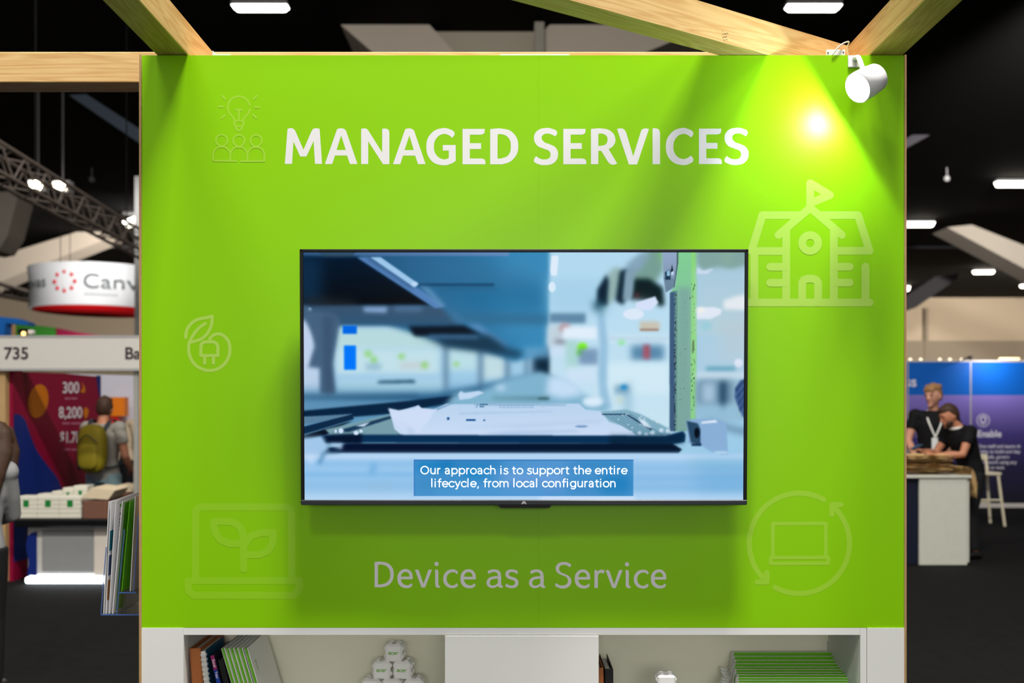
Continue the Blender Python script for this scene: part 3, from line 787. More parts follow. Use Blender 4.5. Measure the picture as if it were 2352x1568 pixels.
# left tables and trays
rect(694, 905, 960, 915, (70, 110, 140), 4, .9); poly([(870, 874), (950, 872), (955, 879), (865, 880)], (30, 78, 108), 2.5)
poly([(694, 915), (1000, 905), (1180, 870), (1240, 860), (1240, 900), (1000, 935), (694, 925)], (32, 84, 124), 5, .9)
poly([(694, 918), (960, 918), (900, 935), (694, 943)], (96, 148, 186), 3, .9)
poly([(694, 943), (940, 920), (1060, 906), (1060, 920), (900, 950), (800, 958), (694, 958)], (6, 36, 66), 2)
poly([(694, 957), (810, 950), (790, 962), (694, 975)], (90, 130, 160), 1.5)
poly([(694, 980), (808, 951), (812, 962), (694, 998)], (12, 42, 74), 1.2)
poly([(694, 1000), (810, 965), (745, 1000), (694, 1012)], (4, 16, 34), 2)
poly([(745, 986), (900, 950), (940, 950), (960, 985), (920, 1002), (760, 1000)], (120, 160, 172), 1.6)
poly([(770, 990), (895, 955), (900, 960), (800, 992)], (14, 46, 80), 1.5, .9); poly([(815, 978), (850, 968), (835, 980)], (200, 220, 240), 1.5)
# right-hand bright hall
poly([(1262, 575), (1545, 575), (1545, 1000), (1480, 985), (1360, 940), (1262, 860)], (180, 220, 244), 3, 1, (204, 232, 246))
rect(1262, 640, 1400, 720, (164, 210, 236), 10, .8)
rect(1262, 719, 1345, 742, (84, 128, 160), 3, .9)
poly([(1283, 587), (1279, 633), (1266, 633), (1264, 620), (1267, 587)], (226, 240, 255), 1.4); oval(1268, 659, 8, 12, (222, 240, 255), 1.4)
rect(1258, 745, 1300, 800, (196, 214, 226), 5); oval(1298, 753, 12, 9, (170, 90, 95), 4, .85); rect(1275, 780, 1300, 790, (110, 110, 125), 4, .8)
rect(1292, 750, 1372, 778, (228, 242, 255), 3)
rect(1205, 798, 1262, 822, (120, 170, 205), 4, .5); rect(1264, 795, 1300, 818, (206, 228, 250), 4)
rect(1300, 782, 1330, 850, (168, 216, 208), 4, .8); oval(1338, 796, 11, 9, (120, 250, 10), 2.5); oval(1333, 809, 8, 8, (90, 215, 30), 3, .9)
rect(1330, 800, 1375, 838, (110, 142, 178), 4, .85); rect(1300, 842, 1375, 880, (206, 230, 248), 4)
rect(1395, 770, 1540, 785, (214, 236, 248), 3); rect(1395, 775, 1540, 780, (150, 190, 220), 3, .7)
rect(1470, 738, 1515, 757, (204, 196, 178), 3); rect(1470, 754, 1513, 759, (150, 110, 90), 2, .8)
oval(1428, 786, 8, 5, (120, 235, 120), 3, .8); rect(1450, 793, 1525, 828, (70, 122, 160), 5, .85); rect(1478, 792, 1493, 825, (170, 86, 106), 3)
rect(1392, 832, 1540, 905, (212, 238, 250), 5); rect(1412, 884, 1445, 905, (110, 155, 185), 4, .8); oval(1434, 889, 8, 5, (0, 128, 205), 2.5)
oval(1425, 918, 10, 6, (210, 220, 190), 4, .8); rect(1435, 880, 1450, 950, (110, 160, 190), 6, .5)
poly([(1372, 720), (1388, 720), (1396, 790), (1394, 880), (1405, 940), (1380, 935), (1374, 860), (1378, 790)], (148, 192, 222), 3, .9)
# gloved hand
poly([(1440, 612), (1470, 585), (1490, 578), (1522, 578), (1524, 620), (1505, 650), (1470, 670), (1452, 660)], (120, 160, 150), 4)
poly([(1440, 606), (1478, 580), (1495, 580), (1470, 620), (1430, 640)], (140, 170, 205), 5, .8)
poly([(1395, 630), (1412, 612), (1430, 620), (1440, 640), (1420, 680), (1398, 700), (1380, 700)], (150, 182, 180), 4)
poly([(1393, 630), (1398, 645), (1394, 700), (1370, 705), (1372, 665)], (4, 30, 50), 3); poly([(1370, 690), (1392, 695), (1385, 722), (1362, 712), (1360, 690)], (60, 110, 130), 5, .8)
poly([(1424, 622), (1440, 618), (1436, 690), (1430, 700), (1414, 690)], (4, 28, 46), 3.2)
poly([(1452, 640), (1490, 640), (1522, 660), (1526, 700), (1515, 704), (1505, 690), (1460, 685), (1448, 690)], (4, 28, 32), 3.5)
poly([(1436, 625), (1460, 610), (1452, 680), (1440, 690), (1430, 690)], (130, 160, 178), 3)
poly([(1465, 675), (1500, 678), (1490, 692), (1460, 690)], (50, 60, 60), 5, .6); oval(1463, 677, 4, 7, (140, 50, 60), 3, .8)
poly([(1460, 695), (1505, 680), (1512, 695), (1495, 712), (1460, 712)], (216, 228, 252), 1.8); oval(1455, 721, 24, 13, (222, 236, 252), 1.6)
rect(1512, 578, 1522, 600, (120, 190, 110), 4, .7)
# steel flange, bolt and the worn green post
poly([(1521, 578), (1556, 578), (1556, 606), (1548, 660), (1530, 671), (1524, 640)], (150, 172, 204), 1.0, 1, (120, 142, 166))
poly([(1529, 671), (1548, 660), (1550, 640), (1524, 636)], (104, 132, 156), 1.2, .8)
poly([(1527, 625), (1540, 618), (1540, 642), (1528, 642)], (24, 52, 76), 1); poly([(1531, 623), (1538, 620), (1538, 634), (1531, 634)], (150, 196, 228), 1)
rect(1541, 622, 1547, 632, (196, 224, 250), 1); poly([(1543, 607), (1546, 622), (1540, 626)], (20, 30, 40), .6)
poly([(1554, 578), (1600, 578), (1600, 990), (1540, 990), (1539, 672), (1551, 655), (1556, 606)], (132, 210, 152), 1.0, 1, (122, 170, 160))
poly([(1556, 660), (1588, 660), (1588, 990), (1556, 990)], (126, 168, 162), 4, .85)
rect(1588, 578, 1600, 962, (140, 222, 118), 1.4, .9)
poly([(1538, 672), (1550, 668), (1552, 990), (1539, 990)], (62, 92, 128), 1.4)
poly([(1550, 668), (1556, 668), (1556, 985), (1551, 985)], (104, 144, 146), .8)
rg = np.random.default_rng(5)
for i in range(150):
    y = 668 + 320 * rg.random() ** .9; x = 1551 + rg.normal(0, 1.2); h = 1 + 3 * rg.random()
    rect(x - .8, y, x + .8, y + h, (24, 40, 46), .45, .85)
for i in range(46):
    y = 650 + 320 * rg.random(); x = 1593 + rg.normal(0, 2.4); h = 1 + 4 * rg.random() * (1 if y < 860 else 1.6)
    rect(x - .8, y, x + .9, y + h, (40, 62, 44), .5, .8)
for i in range(22):
    y = 690 + 240 * rg.random(); x = 1560 + 22 * rg.random()
    rect(x, y, x + 1.2, y + 1.6, (60, 86, 80), .5, .7)
poly([(1591, 782), (1595, 780), (1594, 808), (1590, 806)], (84, 112, 70), .9)
poly([(1554, 578), (1557, 578), (1557, 606), (1549, 660), (1547, 660), (1554, 606)], (60, 80, 90), .7, .9)
# beyond the post
rect(1600, 578, 1714, 640, (150, 190, 198), 3, 1, (172, 204, 220)); rect(1600, 620, 1714, 770, (172, 206, 226), 6, 1, (186, 212, 222))
poly([(1600, 578), (1714, 578), (1714, 608), (1680, 617), (1650, 612), (1615, 620), (1600, 606)], (132, 168, 164), 3); oval(1668, 592, 12, 14, (146, 180, 160), 6, .7)
poly([(1600, 614), (1615, 622), (1640, 616), (1625, 629), (1600, 629)], (206, 222, 244), 2)
poly([(1600, 706), (1640, 705), (1658, 710), (1655, 722), (1630, 733), (1600, 732)], (228, 236, 250), 2); oval(1610, 712, 10, 5, (250, 246, 235), 3)
poly([(1662, 690), (1690, 680), (1714, 676), (1714, 712), (1662, 710)], (232, 238, 244), 3)
rect(1655, 740, 1714, 830, (188, 206, 214), 10, .8); oval(1622, 748, 12, 9, (120, 205, 220), 5, .7)
rect(1600, 770, 1714, 875, (186, 210, 226), 8, .6); oval(1697, 833, 10, 10, (224, 232, 250), 2); rect(1622, 842, 1690, 853, (90, 160, 185), 3, .9)
rect(1600, 855, 1714, 872, (206, 226, 240), 4); rect(1600, 872, 1714, 962, (150, 184, 204), 5)
rect(1603, 874, 1682, 930, (96, 132, 160), 5, .9); rect(1612, 878, 1645, 925, (176, 206, 228), 5, .9); rect(1655, 876, 1668, 945, (28, 62, 88), 4, .9)
rect(1600, 930, 1700, 962, (150, 195, 222), 5, .9); poly([(1620, 962), (1714, 985), (1714, 1000), (1640, 980)], (96, 130, 160), 5, .8)
poly([(1714, 872), (1702, 872), (1690, 890), (1688, 912), (1695, 930), (1708, 958), (1714, 958)], (70, 104, 152), 2)
for i in range(4): poly([(1690 + i * 3, 893 + i * 15), (1712, 868 + i * 17), (1714, 872 + i * 17), (1692 + i * 3, 902 + i * 15)], (40, 64, 110), 2, .8)
# parcel of paper on the bed
poly([(1040, 906), (1060, 898), (1100, 898), (1160, 870), (1240, 852), (1300, 875), (1340, 905), (1390, 925), (1400, 945), (1180, 945), (1020, 935)], (130, 182, 210), 4)
poly([(1052, 905), (1058, 897), (1066, 902), (1100, 897), (1112, 902), (1080, 915), (1055, 918)], (196, 220, 246), 1.5); oval(1150, 890, 12, 6, (196, 222, 248), 4)
poly([(1260, 862), (1296, 866), (1330, 885), (1338, 908), (1290, 915), (1255, 905)], (200, 226, 250), 5); oval(1362, 922, 24, 12, (222, 240, 255), 3)
rect(1130, 911, 1262, 918, (100, 150, 160), 3, .7, (60, 100, 110), 'x'); oval(1248, 915, 14, 3, (60, 100, 110), 2, .8)
poly([(1040, 928), (1330, 926), (1345, 940), (1390, 945), (1450, 985), (1462, 1000), (925, 1002), (905, 985), (893, 938), (915, 943), (955, 932), (960, 930), (968, 937), (995, 940), (1025, 927)], (188, 214, 242), 1.2, 1, (206, 224, 250))
poly([(890, 937), (915, 942), (955, 939), (960, 930), (966, 938), (1000, 940), (985, 965), (960, 995), (930, 990), (905, 970)], (212, 226, 252), 2, .9)
poly([(930, 975), (905, 962), (955, 993), (940, 993)], (160, 190, 222), 3, .7)
poly([(1000, 938), (1040, 924), (1042, 926), (1005, 942)], (130, 170, 205), .9, .9); poly([(1085, 924), (1100, 922), (1262, 926), (1300, 928), (1302, 932), (1090, 932)], (140, 182, 212), 1.2, .7)
for i in range(26):
    xx = 1146 + i * 3.1; rect(xx, 930 + (i % 3) * .5, xx + 1.9, 932.2, (80, 130, 180), .5, .75); rect(xx + 2, 935, xx + 3.6, 937, (90, 140, 190), .5, .7)
rect(1101, 927, 1120, 929.5, (60, 110, 150), .6); rect(1101, 932, 1112, 935, (60, 110, 150), .7); poly([(1096, 927), (1098, 927), (1095, 937), (1093, 937)], (110, 160, 200), .5); poly([(1243, 928), (1246, 934), (1248, 937)], (40, 80, 120), .5)
for q in ((1029, 961, 3, 3.4), (1112, 965, 2.6, 1.8)): oval(*q, (24, 76, 140), 1)
rect(1070, 962.5, 1092, 966.5, (30, 84, 150), .9); oval(1336, 979, 15, 2.2, (90, 130, 180), 1.5, .9)
poly([(1035, 980), (1200, 975), (1380, 965), (1380, 969), (1200, 981)], (168, 198, 232), 3, .6); poly([(1110, 995), (1200, 990), (1330, 988), (1330, 992), (1150, 999)], (150, 182, 218), 2.5, .6)
poly([(1055, 947), (1270, 943), (1270, 946), (1055, 952)], (168, 200, 230), 2, .7)
# slotted steel beside it
poly([(1380, 945), (1440, 940), (1470, 950), (1540, 985), (1540, 1000), (1465, 1000), (1430, 978), (1400, 968)], (130, 176, 196), 1.6)
for i in range(7): poly([(1388 + i * 9, 952 - i * .8), (1391 + i * 9, 952 - i * .8), (1470 + i * 9, 998), (1466 + i * 9, 998)], (74, 120, 150), .8, .7)
poly([(1382, 950), (1437, 950), (1437, 952.5), (1384, 952.5)], (10, 40, 80), .8); poly([(1437, 951), (1442, 951), (1500, 985), (1495, 988)], (16, 44, 74), 1, .9)
for i in range(16): oval(1400 + rg.random() * 130, 945 + rg.random() * 50, 1.6, 1.4, (230, 244, 255), .8, .9)
poly([(1465, 960), (1482, 965), (1500, 985), (1478, 978)], (214, 232, 250), 2); 
for q in ((1470, 995), (1500, 994), (1520, 988), (1535, 990), (1485, 998)): oval(*q, 5, 5, (222, 238, 255), 1.5, .8)
# front bar of the press bed
poly([(735, 1000), (800, 998), (1530, 1001), (1570, 990), (1576, 998), (1574, 1015), (1545, 1020), (740, 1016)], (6, 40, 78), 2, 1, (6, 52, 92))
poly([(745, 1000), (830, 996), (830, 1020), (742, 1018)], (3, 18, 44), 2.5, .95)
poly([(1400, 1002), (1570, 1000), (1572, 1016), (1400, 1028)], (4, 34, 58), 4, .8)
poly([(796, 1018), (1545, 1018), (1568, 1032), (1560, 1041), (760, 1041), (752, 1030)], (3, 18, 50), 1.8, 1, (2, 22, 46), 'x')
poly([(740, 1028), (770, 1028), (784, 1038), (730, 1066), (735, 1045)], (10, 40, 74), 3, .85)
poly([(752, 1018), (786, 1018), (784, 1032), (765, 1026)], (176, 210, 240), 2.5)
for q in ((782, 989, 6, 6), (817, 994, 6, 5), (770, 990, 3, 4), (828, 990, 4, 4)): oval(*q, (214, 232, 255), 1.2)
# block with a slot
poly([(1578, 965), (1600, 961), (1650, 963), (1670, 975), (1674, 1040), (1640, 1042), (1615, 1025), (1582, 1018)], (140, 178, 218), 1.6)
poly([(1578, 966), (1604, 972), (1610, 985), (1610, 1022), (1588, 1016)], (40, 74, 104), 1.6); oval(1602, 994, 6, 12, (4, 14, 28), 1.6); rect(1590, 1018, 1612, 1024, (14, 44, 80), 1.5, .9)
poly([(1612, 968), (1645, 964), (1650, 970), (1612, 973)], (220, 234, 252), 1.5); oval(1658, 1040, 17, 4, (200, 222, 246), 1.5); rect(1655, 1043, 1674, 1046, (24, 60, 90), 1.5, .8)
# rollers in front, out of focus
rect(690, 1041, 1714, 1152, (168, 208, 244), 3, 1, (140, 194, 238))
rect(690, 1005, 740, 1045, (160, 200, 236), 4); rect(1580, 1046, 1714, 1080, (158, 204, 232), 6)
poly([(694, 1010), (738, 1004), (752, 1030), (730, 1050), (694, 1050)], (164, 202, 238), 3)
rect(690, 1046, 1714, 1052, (206, 228, 252), 3)
for y, c in ((1062, (120, 184, 232)), (1086, (112, 180, 230)), (1112, (140, 190, 228)), (1128, (150, 196, 232))): rect(690, y, 955, y + 7, c, 4, .8)
for y, c in ((1070, (120, 178, 226)), (1094, (110, 170, 220)), (1118, (118, 178, 222))): rect(1450, y, 1714, y + 8, c, 5, .8)
rect(1600, 1060, 1714, 1150, (112, 176, 222), 14, .55); poly([(850, 1066), (866, 1066), (858, 1090), (846, 1090)], (110, 176, 224), 4, .8); oval(870, 1118, 36, 8, (150, 192, 222), 6, .6)
rect(690, 1134, 1714, 1152, (198, 224, 250), 6, .8); oval(712, 1055, 8, 12, (206, 228, 252), 4, .8); poly([(738, 1040), (748, 1040), (735, 1066), (728, 1064)], (60, 120, 170), 3, .7)
rect(1240, 1141, 1460, 1150, (216, 232, 254), 3, .8)
# caption strip
rect(950, 1056, 1456, 1139.5, (66, 144, 206), .3, .93)
for xa, ya, xb, yb, c in ((955, 1060, 1040, 1080, (0, 118, 186)), (1010, 1058, 1150, 1072, (16, 112, 178)), (1060, 1078, 1120, 1098, (10, 130, 196)), (960, 1100, 1060, 1125, (60, 140, 196)), (1150, 1084, 1300, 1130, (122, 168, 228)),
                         (1300, 1060, 1450, 1075, (40, 128, 190)), (1200, 1060, 1330, 1070, (110, 160, 220)), (1380, 1090, 1450, 1135, (24, 126, 190)), (1000, 1125, 1250, 1138, (84, 164, 224)), (1150, 1112, 1400, 1122, (46, 126, 188))):
    q = [(xa, ya), (xb, ya), (xb, yb), (xa, yb)]; before = pic.copy(); poly(q, c, 7, .75)
    inside_ = ((GX > 950) & (GX < 1456) & (GY > 1056) & (GY < 1139.5))[..., None]; pic = np.where(inside_, pic, before)
rect(950, 1056, 1456, 1057.2, (22, 90, 170), .3); rect(950, 1056, 951, 1139.5, (22, 90, 170), .3, .8)

v = np.stack([(GX - 1203.5) / ST, np.full(GX.shape, 0.0035), (1160 - GY) / ST], -1).reshape(-1, 3)
idx = np.arange((NU + 1) * (NV + 1)).reshape(NU + 1, NV + 1)
fq = np.stack([idx[:-1, 1:], idx[1:, 1:], idx[1:, :-1], idx[:-1, :-1]], -1).reshape(-1, 4)
me = bpy.data.meshes.new('screen')
me.vertices.add(len(v)); me.vertices.foreach_set('co', v.astype(np.float32).ravel())
me.loops.add(fq.size); me.loops.foreach_set('vertex_index', fq.astype(np.int32).ravel())
me.polygons.add(len(fq)); me.polygons.foreach_set('loop_start', np.arange(0, fq.size, 4, dtype=np.int32))
me.update(calc_edges=True)
pl = pic.reshape(-1, 3) / 255.0
pl = np.clip(pl, 0, 1)
pl = np.where(pl <= 0.04045, pl / 12.92, ((pl + 0.055) / 1.055) ** 2.4)
ca = me.color_attributes.new('picture', 'FLOAT_COLOR', 'POINT')
ca.data.foreach_set('color', np.concatenate([pl, np.ones((len(pl), 1))], 1).astype(np.float32).ravel())
ms = bpy.data.materials.new('screen_picture'); ms.use_nodes = True
b = ms.node_tree.nodes['Principled BSDF']; at = ms.node_tree.nodes.new('ShaderNodeVertexColor'); at.layer_name = 'picture'
ms.node_tree.links.new(at.outputs['Color'], b.inputs['Emission Color']); b.inputs['Emission Strength'].default_value = 0.96
b.inputs['Base Color'].default_value = (0.001, 0.001, 0.001, 1); b.inputs['Roughness'].default_value = 0.2; b.inputs['Specular IOR Level'].default_value = 0.008
scr = obj('screen', me, ms, tv, world=False)
m_cap = M('caption_white', (236, 246, 255), emit=0.98)
mb = MB()
for txt, xa, xb, yb in (('Our approach is to support the entire', 965, 1441.5, 1089.6), ('lifecycle, from local configuration', 989.5, 1416, 1119.6)):
    wt = stroke_width(txt) - 2.0
    kx = (xb - xa) / wt
    stroke_text(mb, txt, 2.35, lambda x, z, l, xa=xa, yb=yb, kx=kx: ((xa + x * kx - 1203.5) / ST, 0.0028 - l, (1160 - yb + z * 1.03 + 1.2) / ST))
obj('caption', mb, m_cap, scr, world=False, label='white caption text')
# ------------------------------------------------------------------ white shelf unit under the green wall
ORD = ['topmost', 'second', 'third', 'fourth', 'fifth', 'sixth', 'seventh', 'eighth', 'ninth', 'tenth', 'eleventh', 'twelfth', 'thirteenth', 'fourteenth', 'fifteenth', 'sixteenth',
       'seventeenth', 'eighteenth', 'nineteenth', 'twentieth', 'twenty-first', 'twenty-second', 'twenty-third', 'twenty-fourth', 'twenty-fifth', 'twenty-sixth', 'twenty-seventh', 'twenty-eighth', 'twenty-ninth', 'thirtieth', 'thirty-first', 'thirty-second']
X = lambda px, Y=D: (px - CX) * Y / F
FL, BK = 0.535, D + 0.35
su = thing('shelf_unit', 'white open shelf unit under the green wall holding binders, folders and foam cubes', 'shelf unit', ((x0 + x1) / 2, D, 0))
zt = zbot - 0.0006
zr = P(0, 1457.5, D).z
obj('left_upright', MB().box((x0, D - 0.002, 0), (X(422), BK, zt)), m_white, su)
obj('right_upright', MB().box((X(1976), D, 0), (X(1990), BK, zt)), m_white, su)
obj('filler_panel', MB().box((X(1991), D - 0.003, 0), (x1, BK, zt + 0.0)), m_white, su)
obj('top_board', MB().box((X(422.4), D, zr), (X(1975.6), BK, zt)), m_white, su)
obj('centre_door', MB().rbox((X(1022), D - 0.004, 0.02), (X(1375), D + 0.014, zr - 0.002), 0.001), m_white, su)
obj('centre_case', MB().box((X(1024), D + 0.0145, 0), (X(1352), BK - 0.012, zr - 0.001)), m_white, su)
for a, b in ((422.4, 1023.6), (1352.4, 1975.6)):
    obj('shelf_board', MB().box((X(a), D + 0.001, FL - 0.02), (X(b), BK, FL)), m_white, su)
    obj('back_panel', MB().box((X(a), BK - 0.012, FL), (X(b), BK, zr - 0.0005)), m_shelf_in, su)
    obj('cable_cover', MB().box((X(a), BK - 0.020, 0.7545), (X(b), BK - 0.0122, zr - 0.001)), m_shelf_in, su)
    obj('hanging_rail', MB().box((X(a), BK - 0.034, 0.812), (X(b), BK - 0.0202, zr - 0.001)), m_shelf_in, su)
    obj('lower_door', MB().rbox((X(max(a, 1375) if a > 1000 else a) + 0.002, D - 0.004, 0.02), (X(b) - 0.002, D + 0.014, FL - 0.022), 0.001), m_white, su)
    obj('lower_case', MB().box((X(a) + 0.002, D + 0.0145, 0), (X(b) - 0.002, BK, FL - 0.021)), m_white, su)


def lean(pxl, py, Y, deg, t=0, group=None):
    """frame at the top-left front corner of something leaning on the shelf, tilted deg (top to the left)"""
    p = P(pxl, py, Y); a = math.radians(deg)
    h = (p.z - FL) / math.cos(a)
    foot = p + Vector((math.sin(a), 0, -math.cos(a))) * h
    return foot, h, (0, -a, 0)


def bookish(name, label, cat, pxl, py, Y, deg, t, dep, group=None):
    foot, h, rot = lean(pxl, py, Y, deg)
    foot.z += 0.0002
    th = thing(name, label, cat, tuple(foot), group, rot)
    h -= t * math.sin(math.radians(deg)) * 0
    return th, h


m_paper = M('page_edges', (226, 224, 216), 0.8, 0.2, var=0.05, scale=160)
m_brown = M('tan_binder_board', (176, 104, 52), 0.5, 0.4, var=0.08)
m_blackb = M('black_binder_board', (24, 24, 24), 0.45, 0.4, var=0.1)


def binder(name, label, pxl, py, Y, deg, t, dep, mat, pages=True):
    b, h = bookish(name, label, 'binder', pxl, py, Y, deg, t, dep)
    obj('cover', MB().rbox((0, 0, 0), (0.0025, dep, h), 0.0008).rbox((t - 0.0025, 0, 0), (t, dep, h), 0.0008), mat, b, world=False)
    obj('spine', MB().rbox((0.0025, 0, 0), (t - 0.0025, 0.003, h), 0.0006), mat, b, world=False)
    if pages: obj('pages', MB().box((0.004, 0.02, 0.006), (t - 0.006, dep - 0.01, h - 0.012)), m_paper, b, world=False)
    return b, h


binder('ring_binder', 'tan brown binder leaning against the left wall of the left shelf bay', 434.5, 1489, 3.18, 4.3, 0.036, 0.26, m_brown)
# wire-bound notebook
nb, h = bookish('notebook', 'wire-bound notebook with a blue cover beside the tan binder', 'notebook', 458, 1495, 3.175, 7.0, 0.02, 0.2)
obj('cover', MB().rbox((0, 0.006, 0), (0.0012, 0.2, h), .0004), M('white_card', (224, 222, 214), 0.6), nb, world=False)
obj('pages', MB().box((0.0018, 0.006, 0.002), (0.0168, 0.197, h - 0.003)), m_paper, nb, world=False)
obj('rear_cover', MB().rbox((0.0174, 0.006, 0), (0.0194, 0.2, h), .0004), M('blue_cover', (22, 84, 118), 0.5), nb, world=False)
wr = MB()
for i in range(int(h / 0.0155)):
    zc = h - 0.014 - i * 0.0155
    for dz in (-0.0018, 0.0018):
        wr.tube([(0.0095 + 0.0105 * math.cos(a), 0.0075 + 0.009 * math.sin(a), zc + dz) for a in [math.pi * 2 * q / 10 for q in range(10)] + [0]], 0.0011, n=6)
obj('wire_binding', wr, M('white_wire', (236, 236, 236), 0.35), nb, world=False)
# magenta / blue exercise book
xb, h = bookish('paperback_book', 'thin paperback with a magenta and blue spine between the notebook and the black book', 'book', 483, 1506, 3.172, 13.0, 0.0125, 0.2)
obj('cover', MB().rbox((0, 0, 0), (0.0125, 0.2, h), .0008), M('navy_cover', (10, 16, 40), 0.45), xb, world=False)
sp_ = obj('spine', MB().box((0.0006, -0.0006, 0.0), (0.0119, 0.0, h - 0.047)), M('blue_spine', (16, 58, 160), 0.45), xb, world=False)
obj('spine_label', MB().box((0.0006, -0.0006, h - 0.0468), (0.0119, 0.0, h)), M('magenta_spine', (160, 26, 104), 0.45), xb, world=False)
for txt, zz in (('Excel', h - 0.012), ('Year', h - 0.052)):
    tm = type_mesh('spine_lettering', txt, 0.0125, bold=0.012)
    o = obj('spine_lettering', tm, m_letter, xb, world=False)
    o.location = (0.0028, -0.0009, zz); o.rotation_euler = (0, math.pi / 2, 0)
bk_, h = bookish('hardback_book', 'taller black book behind the magenta spine', 'book', 500, 1516, 3.19, 13.5, 0.018, 0.24)
obj('cover', MB().rbox((0, 0, 0), (0.002, 0.24, h + 0.0), .0006).rbox((0.016, 0, 0), (0.018, 0.24, h), .0006).box((0.002, 0, 0), (0.016, 0.002, h)), m_blackb, bk_, world=False)
obj('pages', MB().box((0.003, 0.003, 0.004), (0.015, 0.23, h - 0.004)), m_paper, bk_, world=False)

# --- white folders with green gussets
m_fold = M('white_card_folder', (236, 237, 232), 0.5, 0.35, var=0.02)
m_gus = M('green_gusset', (104, 186, 6), 0.4, 0.45, var=0.05, scale=30)
WF = 0.24


def folder(name, label, cat, group, t, curl, LF=0.348):
    f = thing(name, label, cat, (0, 0, 0), group)
    c = MB().box((0, 0, 0), (LF, WF, 0.0011)).box((0, 0, t - 0.0030), (LF, WF, t)).box((0, WF - 0.001, 0.0011), (LF, WF, t - 0.0011))
    if curl:
        c.grid(lambda u, w: (-0.003 - 0.030 * u + 0.016 * math.sin(u * 3.14), 0.01 + w * (WF - 0.02), t - 0.0004 - 0.075 * u + 0.032 * u * u * u), 10, 2)
    obj('cover', c, m_fold, f, world=False)
    obj('gusset', MB().prism([(0.001, 0.0003, 0.0012), (LF - 0.001, 0.0003, 0.0012), (LF - 0.001, 0.0016, t * .5), (0.001, 0.0016, t * .5)],
                             [(0.001, 0.016, 0.0012), (LF - 0.001, 0.016, 0.0012), (LF - 0.001, 0.016, t * .5), (0.001, 0.016, t * .5)])
        .prism([(0.001, 0.0016, t * .5), (LF - 0.001, 0.0016, t * .5), (LF - 0.001, 0.0003, t - 0.0032), (0.001, 0.0003, t - 0.0032)],
               [(0.001, 0.016, t * .5), (LF - 0.001, 0.016, t * .5), (LF - 0.001, 0.016, t - 0.0032), (0.001, 0.016, t - 0.0032)]), m_gus, f, world=False)
    return f


# a row of the same folders standing one behind another, mouths up, green fronts stepping down towards us
stepY = [1497, 1506.5, 1515.5, 1523.5, 1531, 1537, 1543.5, 1549, 1556, 1562, 1568, 1574]
ends = [(1685, 1936), (1687, 1938), (1690, 1942), (1688, 1939), (1686, 1937), (1691, 1941), (1690, 1943), (1696, 1948), (1695, 1949), (1696, 1949), (1695, 1950), (1698, 1952)]
WS = 0.372


def standing_folder(label, hgt):
    f = thing('presentation_folder', label, 'folder', (0, 0, 0), 'folders standing in a row on the right shelf')
    obj('green_front', MB().rbox((0.0015, 0.0, 0), (WS - 0.0015, 0.0035, hgt - 0.0012), .0006), m_gus, f, world=False)
    obj('cover', MB().rbox((0, 0.0036, 0), (WS, 0.0062, hgt), .0006).box((0, 0.0062, 0), (WS, 0.0088, hgt - .004)), m_fold, f, world=False)
    pth = smooth_pts([(0.0, 0.0), (-0.004, -0.02), (-0.007, -0.045), (-0.016, -0.066), (-0.033, -0.068), (-0.044, -0.058)])
    fl = MB(); n_ = len(pth)
    for (y0_, y1_) in ((0.0036, 0.0052),):
        fl.prism([(x, y0_, hgt + z) for x, z in pth] + [(x - .0016, y0_, hgt + z - .0014) for x, z in pth[::-1]], [(x, y1_ + .012, hgt + z) for x, z in pth] + [(x - .0016, y1_ + .012, hgt + z - .0014) for x, z in pth[::-1]])
    obj('side_flap', fl, m_fold, f, world=False)
    return f


proto = None
for i in range(12):
    Yi = 3.425 - 0.0225 * i
    lab = ('green-fronted folder standing at the very back of the row on the right shelf' if i == 0 else 'green-fronted folder standing at the very front of the row on the right shelf' if i == 11
           else '%s green-fronted folder from the back of the standing row' % ORD[i])
    zt_i = EYE - (stepY[i] - HOR) * Yi / F
    h0 = 0.26
    if proto is None: o = proto = standing_folder(lab, h0)
    else: o = copy_tree(proto); o['label'] = lab
    o.location = (X(ends[i][0], Yi), Yi, FL + 0.0003)
    o.scale = ((X(ends[i][1], Yi) - X(ends[i][0], Yi)) / WS, 1, (zt_i - FL - .0003) / h0)
xsF = (507, 517.4, 528, 538, 548.5, 561)
rows = ['first white folder with a green edge next to the black book in the leaning row', 'second white green-edged folder from the black book in the leaning row', 'third white green-edged folder from the black book in the leaning row',
        'fourth white green-edged folder from the black book in the leaning row', 'fifth white green-edged folder from the black book in the leaning row', 'outermost white folder of the leaning row, its cover facing the empty shelf']
proto2 = None
for i, xx in enumerate(xsF):
    if proto2 is None:
        o = proto2 = folder('presentation_folder', rows[i], 'folder', 'folders leaning on the left shelf', 0.0125, False, 0.326)
    else: o = copy_tree(proto2); o['label'] = rows[i]
    deg = 16.5
    foot, h, rot = lean(xx, 1487 + i * 0.9, 3.19, deg)
    a = math.radians(deg)
    # long side upright: local x runs down the tilt, local z to the right
    ux = Vector((math.sin(a), 0, -math.cos(a))); uz = Vector((math.cos(a), 0, math.sin(a))); uy = Vector((0, 1, 0))
    o.matrix_world = Matrix.Translation(foot - ux * 0.3262) @ Matrix(((ux.x, uy.x, uz.x, 0), (ux.y, uy.y, uz.y, 0), (ux.z, uy.z, uz.z, 0), (0, 0, 0, 1)))
    last = o
